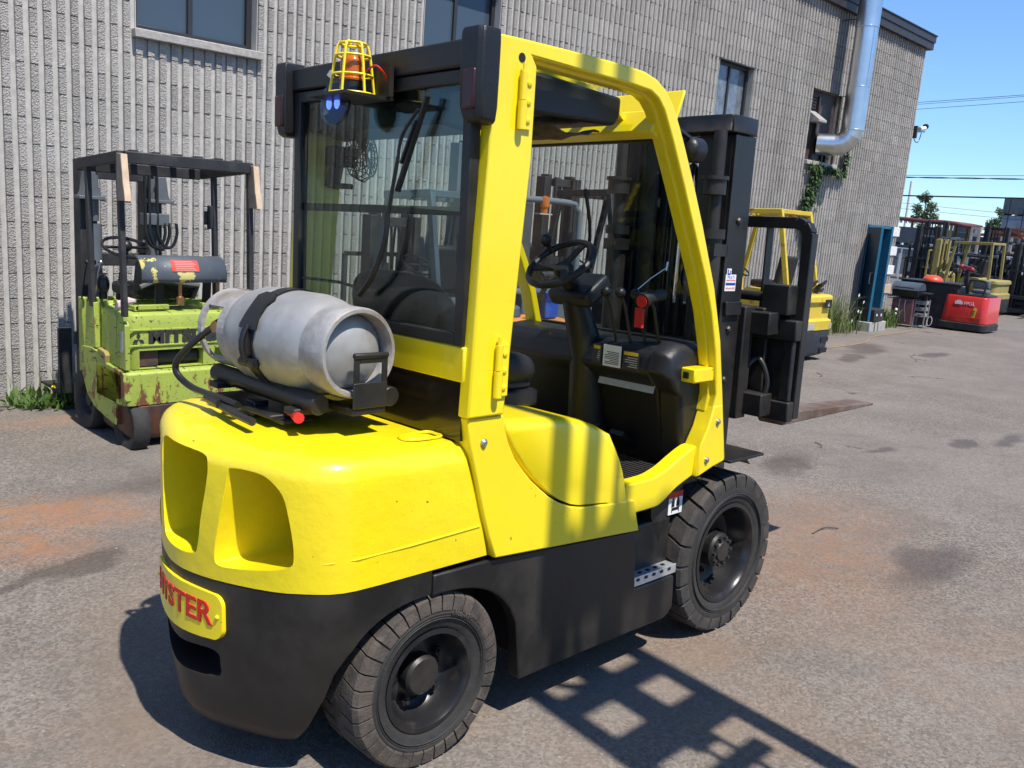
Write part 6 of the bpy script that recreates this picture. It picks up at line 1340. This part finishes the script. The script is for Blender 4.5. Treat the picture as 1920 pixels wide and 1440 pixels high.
# ---------------------------------------------------------------- wires, camera, far yard
def build_wires():
    mw = mat('wire_black', (.02, .02, .025), .6)
    W = [(15.63, 7.55, 11.83, 7.72, .010, 'highest pair of thin overhead wires against the sky, upper strand'), (15.63, 7.47, 11.83, 7.66, .008, 'highest pair of thin overhead wires against the sky, lower strand'), (15.58, 7.27, 11.79, 7.46, .009, 'thin overhead wire just under the highest pair'), (15.57, 4.49, 11.28, 4.60, .010, 'thin overhead wire running just above the twisted cable'), (15.67, 3.62, 11.15, 3.72, .030, 'thick black cable crossing in front of the taller tree'), (15.0, 3.25, 11.03, 3.06, .007, 'faint thin wire low in the sky, upper of two'), (15.0, 3.02, 11.03, 2.86, .007, 'faint thin wire low in the sky, lower of two')]
    for ya, za, yb, zb, rr, lab in W:
        sl_ = (zb - za) / (yb - ya); mb = MB(); y0, y1 = 42., -22.; mb.tube([(40, y, za + sl_ * (y - ya) + .00035 * (y - 13) ** 2 - .002) for y in [y0 + (y1 - y0) * i / 16 for i in range(17)]], rr, 6); o = mb.build('power_line', mw); tag(o, lab, 'power line', 'overhead lines')
    mb = MB()
    for ph in (0, pi): mb.tube([(40 + .02 * cos(i * .9 + ph), 42 - i * .4, 4.44 + .02 * sin(i * .9 + ph) + (i * .4 - 29) * .014) for i in range(160)], .016, 5)
    o = mb.build('power_line', mw, merge=0); tag(o, 'twisted black service cable crossing the sky above the trees', 'power line', 'overhead lines')
    mb = MB(); mb.tube([(46, 18.0, -.3), (46, 18.0, 4.6)], .07, 10); o = mb.build('white_pole', M_WHITE); tag(o, 'thin white pole just beyond the corner of the building', 'pole')
    # security camera on the corner
    T = thing('security_camera', 'white security camera on a dark bracket at the corner of the building', 'camera', (19.60, WY + .02, 4.0)); T.scale = (.75, .75, .75)
    mb = MB(); mb.bb(0, .07, -.08, .08, -.14, .20); mb.build('mount', M_BROWNM, T, .006)
    mb = MB(); mb.bar((.07, 0, .04), (.62, -.05, .10), .05, .03); mb.build('arm', M_BROWNM, T)
    mb = MB(); mb.cyl((.30, -.03, .14), (.62, -.05, .20), .06, 14); mb.build('camera_body', M_WHITE, T); mb = MB(); mb.cyl((.60, -.05, .24), (.68, -.06, .255), .075, 14); mb.build('lens', M_INK, T)
    mb = MB(); mb.tube(catmull([(.05, 0, -.12), (.15, -.02, -.22), (.35, -.03, -.2), (.45, -.04, .05)], 4), .012, 6); mb.build('cable', M_HOSE, T)
build_wires()

def build_stacks():
    mw = [mat('plastic_wrap_%s' % n, c, .35, var=.2, var_scale=3, bump=.3, bump_scale=8) for n, c in (('slate', (.075, .09, .115)), ('pale', (.24, .275, .32)), ('grey', (.10, .11, .125)), ('dark', (.045, .053, .07)))]
    mp = mat('pallet_wood', (.22, .16, .10), .85, var=.2); mstrap = mat('strap_dark', (.03, .035, .05), .5); r = random.Random(21)
    SP = [(50, 19.35, 1.15, 3, .70, 'leftmost'), (50, 18.0, 1.1, 3, .62, 'second from the left'), (50.5, 16.6, 1.2, 3, .72, 'middle'), (50, 15.25, 1.2, 3, .66, 'second from the right'), (49, 13.7, 1.3, 5, .75, 'tallest'), (53, 21.5, 1.2, 3, .7, 'half hidden by the building'), (53, 17.3, 1.2, 4, .62, 'rearmost'), (48, 12.2, 1.2, 4, .75, 'outermost')]
    for (x, y, w, n, hh, wd) in SP:
        T = thing('paving_stack', 'stack of wrapped grey paving blocks on pallets, %s of the row' % wd, 'stack', (x, y, gz(22, 8)), group='stacks of paving blocks beyond the fence'); z = 0
        for k in range(n):
            mb = MB()
            for yy in (-w / 2 + .06, 0, w / 2 - .06): mb.bb(-w / 2, w / 2, yy - .05, yy + .05, z, z + .08)
            mb.bb(-w / 2, w / 2, -w / 2, w / 2, z + .08, z + .10); mb.build('pallet', mp, T, merge=0); z += .10
            mb = MB(); mb.box((0, 0, z + hh / 2), (w * r.uniform(.9, .99), w * r.uniform(.9, .99), hh)); ld = mb.build('wrapped_load', mw[(k + r.randrange(3)) % 4], T, .03)
            for yy in (-w * .25, w * .25): mb = MB(); mb.bb(-w * .502, -w * .497, yy - .02, yy + .02, z, z + hh); mb.build('strap', mstrap, ld)
            z += hh
    # maroon canopy rack and lumber rack
    T = thing('canopy_rack', 'storage rack under a sagging maroon canopy beyond the corner of the building', 'rack', (44, 15.8, gz(22, 8))); mm_ = mat('maroon_sheet', (.12, .035, .04), .6, var=.2)
    mb = MB(); P = []
    for i in range(9): yy = 1.6 - 3.3 * i / 8; P.append([Vector((x, yy, 2.92 - .05 * i / 8 * 3 - .10 * sin(i * .8) * (i > 4) * .5)) for x in (-1.2, 1.2)])
    mb.loft(P, cap=False, closed=False); o = mb.build('canopy', mm_, T); sm = o.modifiers.new('s', 'SOLIDIFY'); sm.thickness = .18
    for yy in (1.5, -.6, -1.1):
        for x in (-1.1, 1.1): mb = MB(); mb.bb(x - .05, x + .05, yy - .05, yy + .05, -.1, 2.75); mb.build('post', M_OCHRE, T)
    for i in range(7): mb = MB(); mb.bb(-1.15, -1.05, 1.2 - i * .22 - .05, 1.2 - i * .22 + .05, 2.62, 2.72); mb.build('stored_pipe', M_WHITE, T)
    mb = MB(); mb.bb(-1, 1, -.5, 1.3, 1.7, 2.45); mb.build('stored_load', mw[2], T, .02)
    mb = MB(); mb.bb(-1, 1, -.5, 1.4, 1.2, 1.6); mb.build('stored_load', mw[3], T, .02)
    T = thing('lumber_rack', 'beige rack carrying rusty beams above the far forklifts', 'rack', (44, 13.05, gz(22, 8))); ml = mat('rusty_beam', (.22, .09, .055), .8, var=.3)
    mbg = mat('beige_steel', (.42, .37, .30), .6)
    for yy in (.95, .62, -.35, -.75):
        for x in (-.5, .5): mb = MB(); mb.bb(x - .05, x + .05, yy - .05, yy + .05, -.1, 2.55 if yy > .5 else 2.3); mb.build('post', mbg, T)
    mb = MB(); mb.bb(-.52, .52, .57, 1.0, 2.55, 2.66); mb.build('rail', mbg, T); mb = MB(); mb.bb(-.52, .52, -1.2, .6, 2.28, 2.36); mb.build('rail', ml, T)
    for i in range(9): mb = MB(); a_ = r.uniform(-.25, .25); mb.bar((r.uniform(-.4, .4), -1.2 + r.uniform(-.1, .2), 2.42 + i * .03 - a_ * .3), (r.uniform(-.4, .4), .5 + r.uniform(-.3, .2), 2.42 + i * .035 + a_ * .5), .08, .05); mb.build('beam', ml, T)
    # chain link fence
    T = thing('chain_link_fence', 'galvanised chain link fence panel in front of the paving stacks', 'fence', (36, 12.5, gz(22, 8))); mg = mat('fence_galvanised', (.55, .58, .60), .45, .6)
    for yy in (3.4, 1.55, .25, -1.1, -2.6): mb = MB(); mb.cyl((0, yy, 0), (0, yy, 1.55), .03, 8); mb.build('post', mg, T)
    for z in (1.53, .08): mb = MB(); mb.cyl((0, 3.4, z), (0, -2.6, z), .02, 8); mb.build('rail', mg, T)
    mb = MB(); y0, y1, z0, z1 = -2.6, 3.4, .08, 1.53; s_ = .085
    k = -int((z1 - z0) / s_)
    while y0 + k * s_ < y1:
        a_ = y0 + k * s_
        for sg in (1, -1):
            ya, yb = a_, a_ + (z1 - z0); za, zb = z0, z1
            if ya < y0: za += y0 - ya; ya = y0
            if yb > y1: zb -= yb - y1; yb = y1
            if ya < yb: mb.bar((0, ya, za if sg > 0 else z1 - (za - z0)), (0, yb, zb if sg > 0 else z1 - (zb - z0)), .006, .006)
        k += 1
    o = mb.build('chain_link', mg, T, merge=0); o['kind'] = 'stuff'
build_stacks()
def build_yard_clutter():
    r = random.Random(77)
    spots = [(32.5, 11.2, 'tarpaulin covered heap left of the far ochre forklift'), (33.5, 9.4, 'dark tarpaulin heap behind the far ochre forklift'), (34.0, 7.9, 'dark tarpaulin heap behind the beige roofed forklift')]
    for i, (x, y, lab) in enumerate(spots):
        mb = MB(); n = 12; rings = []
        for z, k in ((0, 1), (.5, 1.02), (.95, .95), (1.25, .72), (1.4, .35)):
            rings.append([Vector((cos(2 * pi * q / n) * .8 * k * r.uniform(.88, 1.1), sin(2 * pi * q / n) * .95 * k * r.uniform(.88, 1.1), z + r.uniform(-.06, .06) * (z > 0))) for q in range(n)])
        mb.loft(rings); o = mb.build('tarpaulin_heap', [mat('dark_tarpaulin', (.03, .034, .045), .5, var=.3, bump=.4, bump_scale=6)], None, sharp=60); o.location = (x, y, gz(x, y)); tag(o, lab, 'heap', 'covered heaps in the far yard')
    for i, (x, y, lab) in enumerate(((30.5, 10.9, 'dark steel rack of pipes left of the far ochre forklift'), (31.5, 8.6, 'dark steel rack behind the red truck'))):
        T = thing('pipe_rack', lab, 'rack', (x, y, gz(x, y)), group='pipe racks in the far yard')
        for yy in (-.6, .6):
            for xx in (-.4, .4): mb = MB(); mb.bb(xx - .03, xx + .03, yy - .03, yy + .03, 0, 1.75); mb.build('post', M_DUSTB, T)
        for z in (.3, .75, 1.2, 1.65):
            mb = MB(); mb.bb(-.43, .43, -.63, .63, z - .03, z); mb.build('shelf', M_DUSTB, T)
            for k in range(5): mb = MB(); yy = -.5 + k * .24 + r.uniform(-.04, .04); rr = r.uniform(.05, .11); mb.cyl((-.5, yy, z + rr), (.5, yy, z + rr), rr, 10); mb.build('pipe', [M_DUSTB, M_SLATE, M_RUST, M_GREYP][r.randrange(4)], T)
build_yard_clutter()

# ---------------------------------------------------------------- small things on the ground
def build_small():
    r = random.Random(31)
    mb = MB()
    for _ in range(700):
        x, y = r.uniform(.2, 9), r.uniform(1.0, 7.5); s_ = r.uniform(.002, .006) * (1 if r.random() < .93 else 2.0); z = gz(x, y)
        c = Vector((x, y, z + s_ * .4)); V = [c + Vector((cos(a_) * s_ * r.uniform(.7, 1.3), sin(a_) * s_ * r.uniform(.7, 1.3), -s_ * .4)) for a_ in (0, 1.3, 2.5, 3.8, 5.0)] + [c + Vector((0, 0, s_ * .6))]
        mb.add(V, [(i, (i + 1) % 5, 5) for i in range(5)])
    o = mb.build('loose_grit', mat('grit_stone', (.22, .20, .18), .9, var=.4, var_scale=.8), None, merge=0); tag(o, 'loose grit scattered over the asphalt yard', 'grit', kind='stuff')
    for i, (x, y, L_, a_, lab) in enumerate(((4.9, 2.02, .22, 2.5, 'short bent twig on the asphalt beyond the front wheel'), (6.8, 3.05, .18, .3, 'thin curved stick lying on the asphalt past the fork tip'), (10.6, 4.9, .28, .2, 'dark straight stick on the asphalt near the parked yellow forklift'))):
        mb = MB(); z = gz(x, y) + .006; mb.tube(catmull([(x, y, z), (x + cos(a_) * L_ * .4, y + sin(a_) * L_ * .4, z + .004), (x + cos(a_ + .4) * L_, y + sin(a_ + .4) * L_, z)], 4), .004, 5); o = mb.build('twig', M_BARK); tag(o, lab, 'twig')
    P = [(11.9, 6.15), (12.6, 6.25), (13.5, 6.3), (15.2, 6.35), (16.6, 6.75), (18.2, 6.85), (19.3, 7.0), (19.9, 7.2)]
    mb = MB(); mb.tube([(q.x, q.y, gz(q.x, q.y) + .012) for q in catmull([(x, y, 0) for x, y in P], 6)], .006, 6); o = mb.build('extension_cord', mat('orange_cord', (.36, .22, .10), .7)); tag(o, 'orange extension cord lying along the ground towards the blue door', 'cord')
    mb = MB(); pts = [(12.9 + .35 * cos(t_ * .8) * (1 - t_ * .02), 6.75 + .18 * sin(t_ * .8), gz(13, 6.8) + .012 + .004 * t_) for t_ in [i * .5 for i in range(50)]]; mb.tube(pts, .010, 6); o = mb.build('cord_coil', mat('yellow_cord', (.62, .42, .08), .5)); tag(o, 'tangled coil of yellow cord on the ground beside the tall grass', 'cord')
build_small()
# ---------------------------------------------------------------- the lift truck beside the photographer whose raised mast shades the flank and the ground
def build_neighbour():
    T = lift('forklift', 'grey lift truck with its mast raised high, standing right of the viewpoint', at(2.24, -1.58, rad(90)), 1.0, M_GREYP, M_DUSTB, M_DUSTB, M_DUSTB, (.07, .45, .9), 2.05, (.2, .4, 1.2, 1.45), 1.75, 3.5, fork_z=2.15, forks=False, backrest=False, slim=True)
    for (y, w, h1) in ((.33, .085, 5.7), (.17, .075, 5.7), (.03, .03, 4.5), (-.03, .035, 4.5)):
        mb = MB(); mb.bb(1.74, 1.84, y - w / 2, y + w / 2, 3.3, h1); mb.build('raised_mast_rail', M_DUSTB, T, .004)
    mb = MB(); mb.bb(1.78, 1.83, -.06, .06, 2.0, 3.5); mb.build('lift_cylinder', M_DUSTB, T)
    for z, k in ((2.22, .13), (2.80, .08), (3.36, .12)): mb = MB(); mb.bb(1.78, 1.83, -.30, .30, z - k, z + k); mb.build('carriage_plate', M_DUSTB, T)
    mb = MB(); mb.tube(catmull([(1.9, .0, 3.4), (1.9, .16, 3.1), (1.9, .12, 2.8), (1.9, -.04, 2.7)], 6), .022, 8); mb.build('looped_hose', M_HOSE, T)
build_neighbour()
